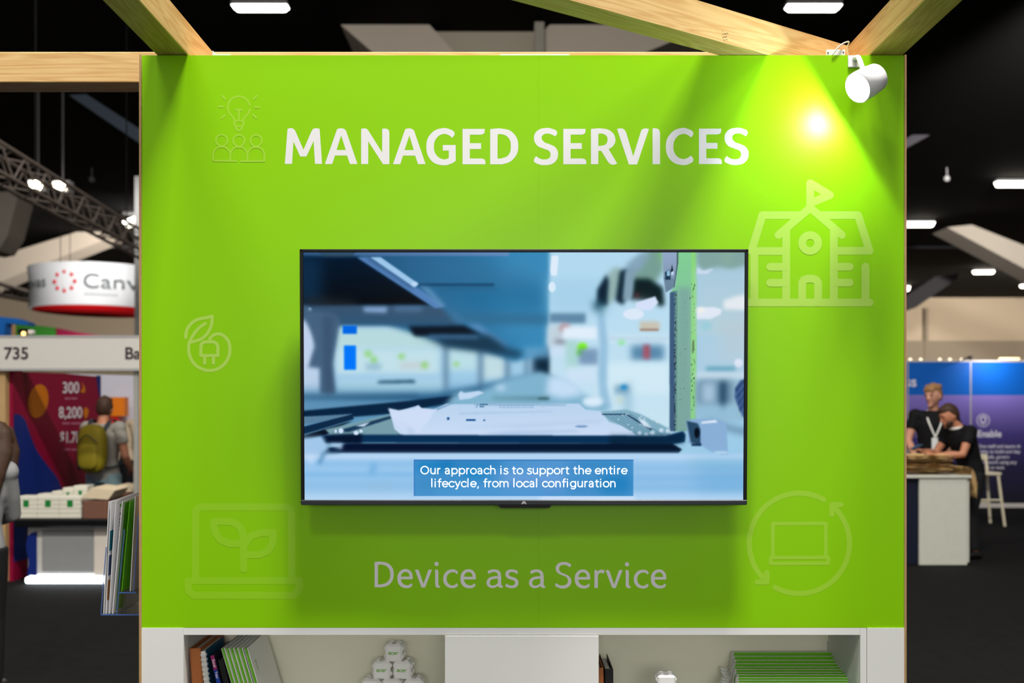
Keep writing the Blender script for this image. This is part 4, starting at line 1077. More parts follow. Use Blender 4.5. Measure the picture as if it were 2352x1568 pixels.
# small printed mark on the outermost cover
mk = MB()
def acer(mb, w, tf):
    """the four rounded letters printed on the give-aways"""
    k = 1.0
    ribbon(mb, [(0.5, 8.8), (5, 9.4), (8.6, 8.6), (8.6, 0)], w, tf=tf); ribbon(mb, [(8.6, 5.2), (3, 5.2), (0.8, 3.6), (0.8, 1.6), (2.6, 0), (8.6, 0.2)], w, tf=tf)
    ribbon(mb, [(20.5, 9), (15, 9), (12.6, 7), (12.6, 2), (15, 0), (20.5, 0)], w, tf=tf)
    ribbon(mb, [(32.2, 0), (27, 0), (24.4, 2), (24.4, 7), (27, 9), (30.6, 9), (32.4, 7), (32.4, 4.8), (24.6, 4.8)], w, tf=tf)
    ribbon(mb, [(36.2, 0), (36.2, 6), (38.4, 9), (43.5, 9.4)], w, tf=tf)
m_logo = M('green_logo_ink', (112, 182, 12), 0.5, 0.3)
acer(mk, 2.3, lambda x, z, l: (0.05 + x * 0.00085, 0.035 + z * 0.00085, 0.0127 + l))
obj('logo_lettering', mk, m_logo, last, world=False, label='small green printed lettering')

# --- white foam cubes with bumps
CB = 0.0583
m_foam = M('white_foam', (246, 246, 242), 0.6, 0.3, var=0.03)
def foam_cube(label, group):
    c = thing('foam_cube', label, 'foam cube', (0, 0, 0), group)
    mb = MB().rbox((-CB / 2, 0, 0), (CB / 2, CB, CB), 0.006)
    for a in (-1, 1):
        for b_ in (-1, 1):
            for s in (-1, 1):
                mb.ball((s * CB / 2, CB / 2 + a * .013, CB / 2 + b_ * .013), (0.0055, .008, .008), 10, 6)
            mb.ball((a * .013, CB / 2 + b_ * .013, CB), (.008, .008, 0.005), 10, 6)
    obj('body', mb, m_foam, c, world=False)
    lg = MB(); kk = CB * 0.58 / 44
    acer(lg, 2.6, lambda x, z, l: ((x - 22) * kk, -0.0004 - l, CB / 2 + (z - 5.5) * kk))
    obj('logo_lettering', lg, m_logo, c, world=False, label='small green printed lettering')
    return c


names = ['topmost white foam cube crowning the pyramid on the left shelf']
rown = {1: 'second', 2: 'third', 3: 'fourth', 4: 'bottom'}
posn = {2: ['left', 'right'], 3: ['left', 'middle', 'right'], 4: ['first', 'second', 'third', 'fourth'], 5: ['first', 'second', 'third', 'fourth', 'fifth']}
pc = None
YC = 3.335
for r in range(5):
    for q in range(r + 1):
        lab = names[0] if r == 0 else '%s white foam cube %sin the %s row of the left shelf pyramid' % (posn[r + 1][q], 'from the left ' if r > 2 else '', rown[r])
        if pc is None: c = pc = foam_cube(lab, 'foam cubes in the pyramid')
        else: c = copy_tree(pc); c['label'] = lab
        c.location = (X(902, YC) + (q - r / 2) * 0.0715 - 0.004 + (0.006 if r == 0 else 0) + 0.002 * math.sin(q * 3 + r), YC + 0.003 * math.sin(q * 5 + r * 2), FL + (4 - r) * (CB + 0.0002) + 0.0002)
        c.rotation_euler = (0, 0, -0.06 + 0.05 * math.sin(q * 2.3 + r * 1.7))
lv = ['topmost foam cube of the lone column in front of the green folders', 'second foam cube down in the lone column beside the green folders', 'third foam cube down in the lone column beside the green folders', 'lowest foam cube in the lone column beside the green folders']
for r in range(4):
    c = copy_tree(pc); c['label'] = lv[r]; c['group'] = 'foam cubes in the column'
    c.location = (X(1531, 3.16), 3.16, FL + (3 - r) * (CB + 0.0002) + 0.0002)
    for ch in list(c.children):
        if ch.name.startswith('logo'): bpy.data.objects.remove(ch)

# --- binders half hidden behind the centre door
binder('ring_binder', 'tan binder half hidden behind the centre door in the right bay', 1365, 1534, 3.17, 1.2, 0.029, 0.2, m_brown)
b, h = binder('ring_binder', 'black ring binder in the right bay beside the centre door', 1389, 1536, 3.17, 0.6, 0.027, 0.2, m_blackb)
obj('ring', MB().tube([(0.0135 + 0.006 * math.cos(a), 0.02 + 0.006 * math.sin(a), h - 0.008) for a in [math.pi * 2 * q / 12 for q in range(13)]], 0.0012, n=6), m_bezel, b, world=False)

# ------------------------------------------------------------------ clear brochure holder on the left side of the stand
m_acr = bpy.data.materials.new('clear_acrylic'); m_acr.use_nodes = True
b = m_acr.node_tree.nodes['Principled BSDF']
b.inputs['Base Color'].default_value = (0.80, 0.90, 0.97, 1); b.inputs['Roughness'].default_value = 0.06; b.inputs['Transmission Weight'].default_value = 1.0
b.inputs['IOR'].default_value = 1.25; b.inputs['Alpha'].default_value = 0.42
m_edge = M('acrylic_edge_glow', (84, 122, 196), 0.2, 0.5, alpha=0.7)  # bluish glow of the clear plate edges put into the colour
xw = x0 - 0.0070
bh = thing('brochure_holder', 'clear acrylic brochure holder fixed to the left side of the green wall', 'brochure holder', (xw, 3.28, 0.95))
ya, yb = 3.20, 3.43
zb_ = 0.953
xo = X(232, ya)
obj('base_tray', MB().box((xo, ya, zb_), (xw - .001, yb, zb_ + 0.003)), m_acr, bh)
obj('tray_edge', MB().box((xo, ya - 0.0012, zb_ - 0.0004), (xw - .001, ya, zb_ + 0.0034)), m_edge, bh)


def plate(name, xb_, xt_, z0_, z1_, edge=True, y_a=ya, y_b=yb, lbl=None):
    a = MB().prism([(xb_, y_a, z0_), (xb_ + 0.0025, y_a, z0_), (xt_ + 0.0025, y_a, z1_), (xt_, y_a, z1_)], [(xb_, y_b, z0_), (xb_ + 0.0025, y_b, z0_), (xt_ + 0.0025, y_b, z1_), (xt_, y_b, z1_)])
    o = obj(name, a, m_acr, bh)
    if edge:
        e = MB().prism([(xb_, y_a - .0012, z0_), (xb_ + 0.0025, y_a - .0012, z0_), (xt_ + 0.0025, y_a - .0012, z1_), (xt_, y_a - .0012, z1_)], [(xb_, y_a, z0_), (xb_ + 0.0025, y_a, z0_), (xt_ + 0.0025, y_a, z1_), (xt_, y_a, z1_)])
        obj('plate_edge', e, m_edge, o)
    return o


Zp = lambda y: EYE - (y - HOR) * ya / F
plate('front_plate', X(231, ya), X(243, ya), zb_ + .003, Zp(1256))
plate('divider_plate', X(267, ya), X(285, ya), zb_ + .003, Zp(1215))
plate('pocket_plate', X(306, ya) - .0, X(317, ya), Zp(1360), Zp(1183), y_a=ya - 0.0, y_b=ya + 0.16)
obj('pocket_floor', MB().box((X(272, ya), ya, Zp(1362)), (xw - .001, ya + .16, Zp(1359))), m_acr, bh)
obj('tray_edge', MB().box((X(272, ya), ya - .0012, Zp(1362)), (X(313, ya), ya, Zp(1359))), m_edge, bh)
m_br_w = M('white_brochure_paper', (232, 232, 234), 0.4, 0.4, var=0.02)
m_br_g = M('green_brochure_paper', (96, 180, 16), 0.4, 0.4, var=0.02)
m_br_t = M('brochure_ink', (74, 84, 104), 0.6)


def brochure(label, xb_, xt_, z1_, t, y_a, y_b, mat, bits=(), z0_=None, bow=0.0):
    z0_ = z0_ or zb_ + 0.0034
    n = 8
    def sheet(u, w, side): 
        bend = bow * (u * u)
        return (xb_ + (xt_ - xb_) * u + side + bend * w * 0, y_a + (y_b - y_a) * w, z0_ + (z1_ - z0_) * u + bow * u * w)
    mb = MB()
    pf = [sheet(i / n, 0, 0) for i in range(n + 1)] + [sheet(i / n, 0, t) for i in range(n, -1, -1)]
    pb = [sheet(i / n, 1, 0) for i in range(n + 1)] + [sheet(i / n, 1, t) for i in range(n, -1, -1)]
    mb.prism(pf, pb)
    br_ = tag(obj('brochure', mb, mat), label, 'brochure', 'brochures in the clear holder')
    for (u0, u1, w0, w1, m_) in bits:
        q = MB().add([sheet(u0, w0, t + 0.0004), sheet(u0, w1, t + 0.0004), sheet(u1, w1, t + 0.0004), sheet(u1, w0, t + 0.0004)], [(0, 1, 2, 3)])
        obj('printed_block', q, m_, br_)
    return br_


txt = []
for i, u in enumerate((.30, .34, .38, .50, .55, .60, .65, .72, .75, .78, .81, .86)):
    txt.append((u, u + (.018 if i > 6 else .022), .18, .18 + (.22 if i > 6 else .10), m_br_t))
brochure('thin white brochure at the outer front of the clear holder', X(236, ya), X(248, ya), Zp(1152), 0.0016, ya + .004, yb - .01, m_br_w, bow=0.01)
brochure('white brochure with a tan and teal printed edge in the clear holder', X(241, ya), X(253, ya), Zp(1152), 0.0022, ya + .004, yb - .01, m_br_w,
         [(.12, .30, .0, .14, M('tan_ink', (170, 120, 74), .5)), (.34, .52, .0, .14, M('slate_ink', (70, 90, 130), .5)), (.56, .74, .0, .16, M('teal_ink', (20, 110, 130), .5))], bow=0.012)
brochure('white brochure with lines of small print in the clear holder', X(248, ya), X(264, ya), Zp(1150), 0.0020, ya + .004, yb - .01, m_br_w, txt + [(.93, .955, .16, .3, m_br_g)], bow=0.014)
brochure('white brochure with a broad green stripe in the clear holder', X(256, ya), X(279, ya), Zp(1152), 0.0024, ya + .004, yb - .01, m_br_w, [(.02, .98, .10, .36, m_br_g)], bow=0.012)
brochure('slim white leaflet in the inner pocket of the clear holder', X(297, ya), X(309, ya), Zp(1140), 0.002, ya + .004, ya + .15, m_br_w, z0_=Zp(1358))
brochure('solid green leaflet in front of the slim white one in the inner pocket', X(277, ya), X(296, ya), Zp(1150), 0.0022, ya + .006, ya + .15, m_br_g, z0_=Zp(1358))
# ------------------------------------------------------------------ hall structure overhead
m_strut = M('painted_strut', (188, 178, 166), 0.8, 0.2, var=0.04, scale=0.6)
m_strut2 = M('grey_strut', (78, 76, 78), 0.8, 0.2, var=0.04, scale=0.6)
m_dim = M('dim_blue_strut', (96, 110, 126), 0.8, 0.2)


def strut(label, pix, Y, depth, mat=None):
    return tag(obj('roof_strut', MB().ppoly(pix, Y, depth), mat or m_strut), label, 'roof strut')


strut('broad pale roof strut above the left half of the green wall', [(738, 18), (748, -70), (900, -70), (960, 28), (1046, 122), (1240, 330), (1235, 420), (1180, 400)], 21.5, 2.2)
strut('pale roof strut left of the slim grey post above the green wall', [(905, -70), (1110, -70), (1165, 0), (1240, 74), (1240, 330), (1046, 122), (960, 28), (930, -30)], 21.9, 2.0, M('olive_strut', (172, 166, 150), 0.8, 0.2, var=0.04, scale=.6))
strut('pale roof strut behind the slanting pine brace', [(1724, 20), (1722, -70), (1400, -70), (1245, 74), (1245, 330), (1300, 330), (1478, 122)], 21.5, 2.2)
tag(obj('roof_post', MB().ppoly([(1228, 50), (1250, 50), (1250, 420), (1228, 420)], 21.1, 0.25), M('grey_post', (150, 146, 136), 0.7, 0.3)), 'slim grey post standing between the pale roof struts', 'post')
strut('long pale strut rising behind the hanging round sign', [(-60, 612), (40, 575), (210, 522), (252, 545), (90, 610), (-60, 672)], 46, 1.5)
strut('short pale strut cut by the left picture edge under the lighting truss', [(-30, 440), (20, 440), (40, 455), (18, 540), (-4, 575), (-30, 580)], 30, 1.0)
strut('dim blue-grey strut crossing the black roof left of the green wall', [(158, 218), (198, 216), (345, 312), (345, 345)], 26, .5, m_dim)
strut('pale strut slanting down at the right edge beside the small hall lamp', [(2176, 522), (2232, 516), (2420, 590), (2420, 652)], 42, 1.5)
strut('grey strut behind the right edge of the green wall', [(2060, 722), (2060, 695), (2150, 634), (2202, 628), (2198, 640), (2104, 706)], 52, 1.2, m_strut2)
strut('dark strut crossing the black roof right of the green wall', [(2060, 352), (2060, 330), (2330, 180), (2352, 190)], 30, .4, M('dark_strut', (52, 50, 56), .8, .2))
m_pipe = M('dark_pipe', (44, 44, 48), 0.7, 0.3)
for lab, y, Y in (('upper dark roof pipe crossing the hall', 195, 27), ('dark roof pipe just below the upper one', 213, 29), ('dark roof pipe beneath the long strut', 345, 33), ('dark roof pipe level with the far hall lamps', 437, 38), ('lowest dark roof pipe before the back wall', 567, 50)):
    z = P(0, y, Y).z
    tag(obj('roof_pipe', MB().tube([(-26, Y, z), (26, Y, z)], 0.06 if Y < 35 else .08, n=8), m_pipe), lab, 'pipe')
tag(obj('roof_duct', MB().ppoly([(-40, -40), (232, -40), (232, 12), (-40, 14)], 24, 1.0), M('blue_duct', (84, 96, 112), .7, .3)), 'blue-grey duct along the top left edge of the roof', 'duct')
tag(obj('roof_duct', MB().ppoly([(2180, -40), (2400, -40), (2400, 10), (2180, 10)], 24, 1.0), M('navy_duct', (40, 42, 60), .7, .3)), 'dark navy duct along the top right edge of the roof', 'duct')

# hall lamps: housing, diffuser and stem up to the black roof
m_stem = M('dark_stem', (22, 22, 24), .7, .2)
m_house = M('lamp_housing_grey', (120, 120, 122), 0.5, 0.4)
m_diff = M('lit_diffuser', (255, 250, 240), emit=9)
m_diffw = M('lit_diffuser_warm', (255, 246, 226), emit=9)


def hall_lamp(label, px, py, wpx, Y, hz=0.28, tilt=0.0, warm=False):
    Y = (9.88 - hz * .5 - abs(tilt) - EYE) * F / (HOR - py)
    c = P(px, py, Y); w = wpx * Y / F
    l = thing('hall_lamp', label, 'ceiling lamp', tuple(c), 'hall lamps under the black roof')
    dp = 0.24
    obj('diffuser', MB().prism([(c.x - w / 2 + .08, c.y - dp / 2, c.z + tilt), (c.x + w / 2 - .08, c.y - dp / 2, c.z - tilt), (c.x + w / 2, c.y - dp / 2, c.z + hz * .5 - tilt), (c.x - w / 2, c.y - dp / 2, c.z + hz * .5 + tilt)],
                               [(c.x - w / 2 + .08, c.y + dp / 2, c.z + tilt), (c.x + w / 2 - .08, c.y + dp / 2, c.z - tilt), (c.x + w / 2, c.y + dp / 2, c.z + hz * .5 - tilt), (c.x - w / 2, c.y + dp / 2, c.z + hz * .5 + tilt)]), m_diffw if warm else m_diff, l)
    obj('housing', MB().box((c.x - w / 2, c.y - dp / 2, c.z + hz * .5 + abs(tilt) + .002), (c.x + w / 2, c.y + dp / 2, c.z + hz * .5 + abs(tilt) + .09)), m_house, l)
    obj('stem', MB().tube([(c.x, c.y, c.z + hz * .5 + abs(tilt) + .091), (c.x, c.y, 9.999)], 0.022, n=6), m_stem, l)
    return l


hall_lamp('bright hall lamp in the black roof above the left half of the green wall', 598, 22, 127, 20.0, .12)
hall_lamp('bright hall lamp in the black roof above the slanting brace at the right', 1868, 22, 125, 20.0, .12)
hall_lamp('bright hall lamp cut by the right picture edge', 2335, 428, 96, 35.5, .3, warm=True)
hall_lamp('hall lamp just right of the green wall', 2112, 520, 66, 43.5, .34, warm=True)
hall_lamp('smaller hall lamp below the pale strut at the right', 2259, 628, 47, 55.0, .28, warm=True)
hall_lamp('smallest hall lamp at the right picture edge', 2352, 660, 16, 60.0, .28, warm=True)
hall_lamp('bluish hall lamp at the left edge below the lighting truss', 18, 505, 58, 42.0, .36)
hall_lamp('hall lamp hanging above the round sign', 203, 567, 46, 46.0, .34)
hall_lamp('warm hall lamp low at the left picture edge', 8, 587, 44, 50.0, .34, warm=True)
hall_lamp('warm hall lamp tucked against the left edge of the green wall', 303, 521, 30, 44.0, .28, warm=True)
hall_lamp('white tilted hall lamp just above the warm one at the green wall', 305, 507, 42, 40.0, .22, tilt=-.16)
hall_lamp('faint round hall lamp behind the right edge of the green wall', 2082, 667, 14, 56.0, .5, warm=True)
for lab, x, y in (('small grey roof speaker left of the green wall', 211, 412), ('small grey roof speaker right of the green wall', 2175, 410)):
    c = P(x, y, 34); tag(obj('roof_speaker', MB().ball(c, .1, 12, 8).tube([c, (c.x, c.y, 9.999)], .015, n=6), M('grey_speaker', (170, 170, 172), .6)), lab, 'speaker')

# lighting truss with lamps
TZ = 4.85
a0 = Vector(((-60 - CX) * 13.0 / F, 13.0, TZ)); a1 = Vector(((345 - CX) * 21.0 / F, 21.0, TZ))
m_truss = M('truss_metal', (150, 138, 130), 0.5, 0.5, metal=0.4)
tr_ = thing('lighting_truss', 'box lighting truss running through the roof space above the round sign', 'truss', tuple(a0))
td = (a1 - a0).normalized(); tn = Vector((-td.y, td.x, 0)); hw, hh = 0.17, 0.20
for n_ in (-hw, hw):
    for h_ in (0, 2 * hh):
        obj('chord', MB().tube([a0 + tn * n_ + Vector((0, 0, h_)), a1 + tn * n_ + Vector((0, 0, h_))], 0.032, n=8), m_truss, tr_)
lat = MB(); LN = (a1 - a0).length; ns = int(LN / 0.4)
for i in range(ns):
    p0 = a0 + td * (LN * i / ns); p1 = a0 + td * (LN * (i + 1) / ns)
    for n_ in (-hw, hw): lat.tube([p0 + tn * n_ + Vector((0, 0, 2 * hh * (i % 2))), p1 + tn * n_ + Vector((0, 0, 2 * hh * ((i + 1) % 2)))], 0.016, n=5)
    for h_ in (0, 2 * hh): lat.tube([p0 + tn * (hw if i % 2 else -hw) + Vector((0, 0, h_)), p1 + tn * (-hw if i % 2 else hw) + Vector((0, 0, h_))], 0.014, n=5)
obj('lattice', lat, m_truss, tr_)
for q in (.25, .8):
    pq = a0 + td * (LN * q) + Vector((0, 0, 2 * hh)); obj('hanger', MB().tube([pq, (pq.x, pq.y, 9.999)], 0.012, n=6), m_stem, tr_)
m_warmlit = M('lit_truss_lamp', (255, 242, 214), emit=14)
for lab, x, y in (('left lamp of the pair shining above the lighting truss', 79, 424), ('right lamp of the pair shining above the lighting truss', 136, 426)):
    c = P(x, y, 24.0)
    t = thing('truss_lamp', lab, 'lamp', tuple(c), 'pair of lamps above the truss')
    obj('lens', MB().prism([(c.x - .15, c.y, c.z + .08), (c.x + .06, c.y, c.z + .1), (c.x + .17, c.y, c.z - .02), (c.x + .12, c.y, c.z - .11), (c.x - .14, c.y, c.z - .04)][::-1], [(c.x - .15, c.y + .05, c.z + .08), (c.x + .06, c.y + .05, c.z + .1), (c.x + .17, c.y + .05, c.z - .02), (c.x + .12, c.y + .05, c.z - .11), (c.x - .14, c.y + .05, c.z - .04)][::-1]), m_warmlit, t)
    obj('housing', MB().box((c.x - .18, c.y + .055, c.z - .14), (c.x + .22, c.y + .3, c.z + .14)).tube([(c.x, c.y + .2, c.z), (c.x, c.y + .2, 9.999)], .02, n=6), m_house, t)
ft = thing('far_truss', 'thin pale truss sloping behind the hanging round sign', 'truss', tuple(P(0, 660, 40)))
obj('chord', MB().tube([P(-30, 642, 40), P(100, 682, 40)], .09, n=6), m_truss, ft); obj('chord', MB().tube([P(-30, 672, 40), P(100, 696, 40)], .09, n=6), m_truss, ft)
obj('lattice', MB().tube([P(-30 + 16 * i, (642 + 4.9 * i) if i % 2 else (672 + 3 * i), 40) for i in range(9)], .04, n=5), m_truss, ft)
col_ = tag(obj('hall_column', MB().ppoly([(309, 404), (332, 404), (332, 1130), (309, 1130)], 23.5, .25), M('grey_column', (150, 148, 146), .6)), 'slim grey mast rising beside the left edge of the green wall', 'mast')
col_.data.transform(Matrix.Identity(4))
for v_ in col_.data.vertices:
    if v_.co.z < 2: v_.co.z = 0.0

# ------------------------------------------------------------------ hanging round sign
cy_, RS = 27.0, 1.85
cs = P(236, 0, cy_); zt_, zb2 = P(0, 611, cy_ - 1.0).z, P(0, 706, cy_ - 1.0).z
m_banner = M('white_stretch_fabric', (240, 241, 243), 0.7, 0.2, var=0.01)
hs = thing('hanging_sign', 'round white hanging sign with a red underside and a ring of red dots', 'hanging sign', (cs.x, cy_, zb2))
n = 72
def ringp(i, r, z): return Vector((cs.x + r * math.cos(2 * math.pi * i / n), cy_ + r * math.sin(2 * math.pi * i / n), z))
mb = MB()
prof = [(RS * 0.985, zb2), (RS * 0.97, zb2 + (zt_ - zb2) * .5), (RS, zt_), (RS - .05, zt_), (RS * .97 - .05, zb2 + (zt_ - zb2) * .5), (RS * .985 - .05, zb2)]
vs = [ringp(i, r, z) for r, z in prof for i in range(n)]
mb.add(vs, [(a * n + i, a * n + (i + 1) % n, ((a + 1) % 6) * n + (i + 1) % n, ((a + 1) % 6) * n + i) for a in range(6) for i in range(n)], True)
obj('fabric_drum', mb, m_banner, hs)
mb = MB(); mb.add([ringp(i, RS * .93, zb2 - .012) for i in range(n)] + [ringp(i, RS * .93, zb2 - .004) for i in range(n)], [list(range(n))[::-1], list(range(n, 2 * n))] + [(i, (i + 1) % n, n + (i + 1) % n, n + i) for i in range(n)])
obj('underside', mb, M('red_fabric', (226, 8, 20), 0.6, 0.2, emit=0), hs, label='red underside')
for ang in (20, 140, 260):
    q = Vector((cs.x + RS * math.cos(math.radians(ang)), cy_ + RS * math.sin(math.radians(ang)), zt_ - .02))
    obj('suspension_wire', MB().tube([q, (q.x, q.y, 9.999)], .010, n=6), m_stem, hs)
midz = (zt_ + zb2) / 2
def on_drum(px, dz, lift=.012):
    """point on the drum's near face below photo column px"""
    s_ = (px - 236) / 148.0 * 1.0
    th = math.asin(max(-.999, min(.999, s_)))
    r = RS * .975 + lift
    return Vector((cs.x + r * math.sin(th), cy_ - r * math.cos(th), midz + dz))
dots = MB()
for i in range(8):
    a = math.pi / 4 * i
    ctr = on_drum(217 + 22 * math.cos(a), .04 + .245 * math.sin(a), .015)
    dots.ball(ctr, (.05, .02, .05), 10, 6)
obj('logo_dots', dots, M('red_print', (222, 40, 52), 0.6), hs, label='ring of red dots')
def drum_text(text, px0, size, mat, dz):
    me = type_mesh('logo_lettering', text, size)
    for v_ in me.vertices:
        q = on_drum(px0 + v_.co.x / (cy_ - 1.5) * F, v_.co.z + dz, .032)
        v_.co = q - Vector(hs.location)
    o = bpy.data.objects.new('logo_lettering', me); col.objects.link(o); me.materials.append(mat); o.parent = hs
m_gtxt = M('grey_print', (96, 104, 106), 0.6)
drum_text('Canvas', 255, 0.52, m_gtxt, -.12)
drum_text('Canvas', 72, 0.40, m_gtxt, -.07)
bar = MB()
bar.add([on_drum(258 + 3 * q, dz, .030) for dz in (-.30, -.26) for q in range(21)], [(q, q + 1, q + 22, q + 21) for q in range(20)])
obj('tagline_strip', bar, M('pale_grey_print', (186, 190, 192), .6), hs)

# ------------------------------------------------------------------ left-hand booths
YB = 9.4
m_fascia = M('pale_fascia', (206, 202, 196), 0.5, 0.3, var=0.02)
fx0, fx1 = -6.2, X(440, YB)
zf0, zf1 = P(0, 846, YB).z, P(0, 774, YB).z
fa = thing('booth_fascia', 'pale booth name board with a dark stand number on the left', 'fascia board', (fx0, YB, zf0))
obj('board', MB().rbox((fx0, YB, zf0), (fx1, YB + 0.03, zf1), 0.004), m_fascia, fa)
obj('edge_trim', MB().box((fx0, YB - .006, zf0 - .02), (fx1, YB + .035, zf0)).box((fx0, YB - .006, zf1), (fx1, YB + .035, zf1 + .015)), M('alu_trim', (190, 190, 190), .4, metal=.3), fa)
m_ink = M('dark_ink', (52, 40, 46), 0.6)
def sign(text, px, py, Y, hpx, mat, parent, bold=0.012, xs=1.0, lift=0.004, name='lettering', align='LEFT'):
    """flat lettering at distance Y; hpx is the capital height in pixels"""
    me = type_mesh(name, text, hpx * Y / F / 0.70, bold=bold, xs=xs, align=align)
    o = bpy.data.objects.new(name, me); col.objects.link(o); me.materials.append(mat); o.parent = parent
    o.location = P(px, py, Y) + Vector((0, -lift, 0)) - origin(parent)
    return o
sign('735', 9, 824, YB, 27, m_ink, fa, 0.02)
sign('Ba', 286, 824, YB, 27, m_ink, fa, 0.02)
# posts that carry the fascia
m_wood2 = M('light_timber_post', (186, 152, 106), 0.6, 0.3, var=0.08)
tag(obj('booth_post', MB().rbox((X(13, YB + .2), YB + .04, 0), (X(31, YB + .2), YB + .3, zf0 - .02), .004), m_wood2), 'light timber post at the front corner of the magenta booth wall', 'post')
tag(obj('booth_post', MB().rbox((X(312, YB + .1), YB + .04, 0), (X(312, YB + .1) + .045, YB + .085, zf0 - .02), .004), M('alu_post', (176, 176, 168), .4, .4, metal=.3)), 'slim grey booth post beside the left edge of the green wall', 'post')
tag(obj('booth_rail', MB().prism([P(24, 850, YB + .3), P(318, 850, YB + .3), P(318, 862, YB + .3), P(24, 853, YB + .3)], [P(24, 850, YB + .3) + Vector((0, .08, 0)), P(318, 850, YB + .3) + Vector((0, .08, 0)), P(318, 862, YB + .3) + Vector((0, .08, 0)), P(24, 853, YB + .3) + Vector((0, .08, 0))]),
        M('cream_rail', (222, 206, 176), .6)), 'cream rail under the pale booth name board', 'rail')
# magenta graphic wall (side wall of the booth, running away from us)
XM = -4.77
y_at = lambda px: XM * F / (px - CX)
Ym0, Ym1 = y_at(30), y_at(232)
gw = thing('graphic_wall', 'magenta booth side wall printed with big figures and an orange disc', 'booth wall', (XM, Ym0, 0))
m_mag = M('magenta_print', (136, 0, 50), 0.5, 0.3, var=0.03)
obj('wall_panel', MB().box((XM - .04, Ym0, 0), (XM, Ym1, 2.03)), m_mag, gw)
def onwall(px, py, lift=.003):
    Y = y_at(px); return Vector((XM + lift, Y, EYE - (py - HOR) * Y / F))
mb = MB(); pts = [onwall(87 + 23.5 * math.cos(a), 921 + 38 * math.sin(a) - 0.25 * 23.5 * math.cos(a) * 1.2) for a in [math.pi * 2 * i / 32 for i in range(32)]]
mb.add(pts, [tuple(range(32))]); obj('orange_disc', mb, M('orange_print', (208, 116, 6), .5), gw, label='printed orange disc')
mb = MB(); pp = smooth_pts([(31, 951), (45, 952), (58, 966), (70, 1000), (85, 1035), (110, 1070), (135, 1105), (160, 1180)])
mb.add([onwall(x, y, .002) for x, y in pp] + [onwall(160, 1260, .002), onwall(31, 1290, .002)], [tuple(range(len(pp) + 2))]); obj('blue_shape', mb, M('royal_blue_print', (4, 36, 118), .5), gw, label='printed blue curve')
mb = MB(); mb.add([onwall(220, 862, .002), onwall(231, 862, .002), onwall(231, 915, .002), onwall(226, 905, .002)], [(0, 1, 2, 3)]); obj('blue_shape', mb, M('royal_blue_print', (4, 36, 118), .5), gw)
def wall_text(text, px, py, hpx, wpx, mat, bold=.02):
    me = type_mesh('figure_lettering', text, 1.0, bold=bold)
    xs_ = [v_.co.x for v_ in me.vertices]; w0 = min(xs_); w1 = max(xs_)
    for v_ in me.vertices:
        q = onwall(px + (v_.co.x - w0) / (w1 - w0) * wpx, py - v_.co.z / 0.70 * hpx, .005); v_.co = q - Vector(gw.location)
    o = bpy.data.objects.new('figure_lettering', me); col.objects.link(o); me.materials.append(mat); o.parent = gw
m_pw = M('pale_print', (226, 216, 222), .6); m_po = M('orange_print', (208, 116, 6), .5); m_pp = M('pink_print', (190, 110, 140), .6)
wall_text('300', 143, 902, 25, 38, m_pw); wall_text('8,200', 134, 959, 25, 54, m_pw); wall_text('$1.7B', 137, 1016, 25, 48, m_pw)
for q in (((186, 876), (190, 890), (183, 900), (194, 902), (195, 890)), ((192, 938), (196, 935), (203, 940), (201, 955), (195, 962), (191, 950)), ((190, 995), (196, 1000), (196, 1012), (190, 1015))):
    obj('orange_figure', MB().add([onwall(x, y, .004) for x, y in q], [tuple(range(len(q)))]), m_po, gw)
for x_, y_, w_ in ((148, 913, 28), (142, 970, 42), (145, 1030, 36)):
    cp = MB()
    for q0, q1 in ((0, .42), (.50, 1)):
        cp.add([onwall(x_ + w_ * q0, y_ + 4, .004), onwall(x_ + w_ * q1, y_ + 4, .004), onwall(x_ + w_ * q1, y_, .004), onwall(x_ + w_ * q0, y_, .004)], [(0, 1, 2, 3)])
    obj('caption_line', cp, m_pp, gw)
# pale back wall, orange and blue blocks behind
YK = 14.5
tag(obj('booth_wall', MB().box((X(150, YK), YK, 0), (X(345, YK), YK + .05, P(0, 852, YK).z)), M('pale_lilac_panel', (206, 206, 220), .5)), 'pale lilac back wall of the booth behind the backpacker', 'booth wall')
ob = thing('orange_sign', 'orange and red display block behind the man with the backpack', 'display block', (X(270, 14.3), 14.3, 0))
obj('upper_panel', MB().box((X(254, 14.3), 14.2, P(0, 955, 14.3).z), (X(292, 14.3), 14.35, P(0, 912, 14.3).z)), M('orange_panel', (232, 124, 8), .5), ob)
obj('lower_panel', MB().box((X(252, 14.3), 14.22, 0), (X(276, 14.3), 14.36, P(0, 955, 14.3).z)), M('red_panel', (206, 24, 16), .5), ob)
tag(obj('blue_booth_panel', MB().ppoly([(-40, 846), (9, 846), (9, 1040), (-40, 1100)], 10.6, .05), M('azure_panel', (10, 96, 200), .5)), 'azure blue panel at the left edge behind the timber post', 'booth wall')
tag(obj('pink_booth_panel', MB().ppoly([(-40, 890), (9, 880), (9, 1000), (4, 1010), (-40, 1000)], 10.5, .03), M('pink_panel', (196, 44, 110), .5)), 'pink shape on the azure panel at the left edge', 'booth graphic')
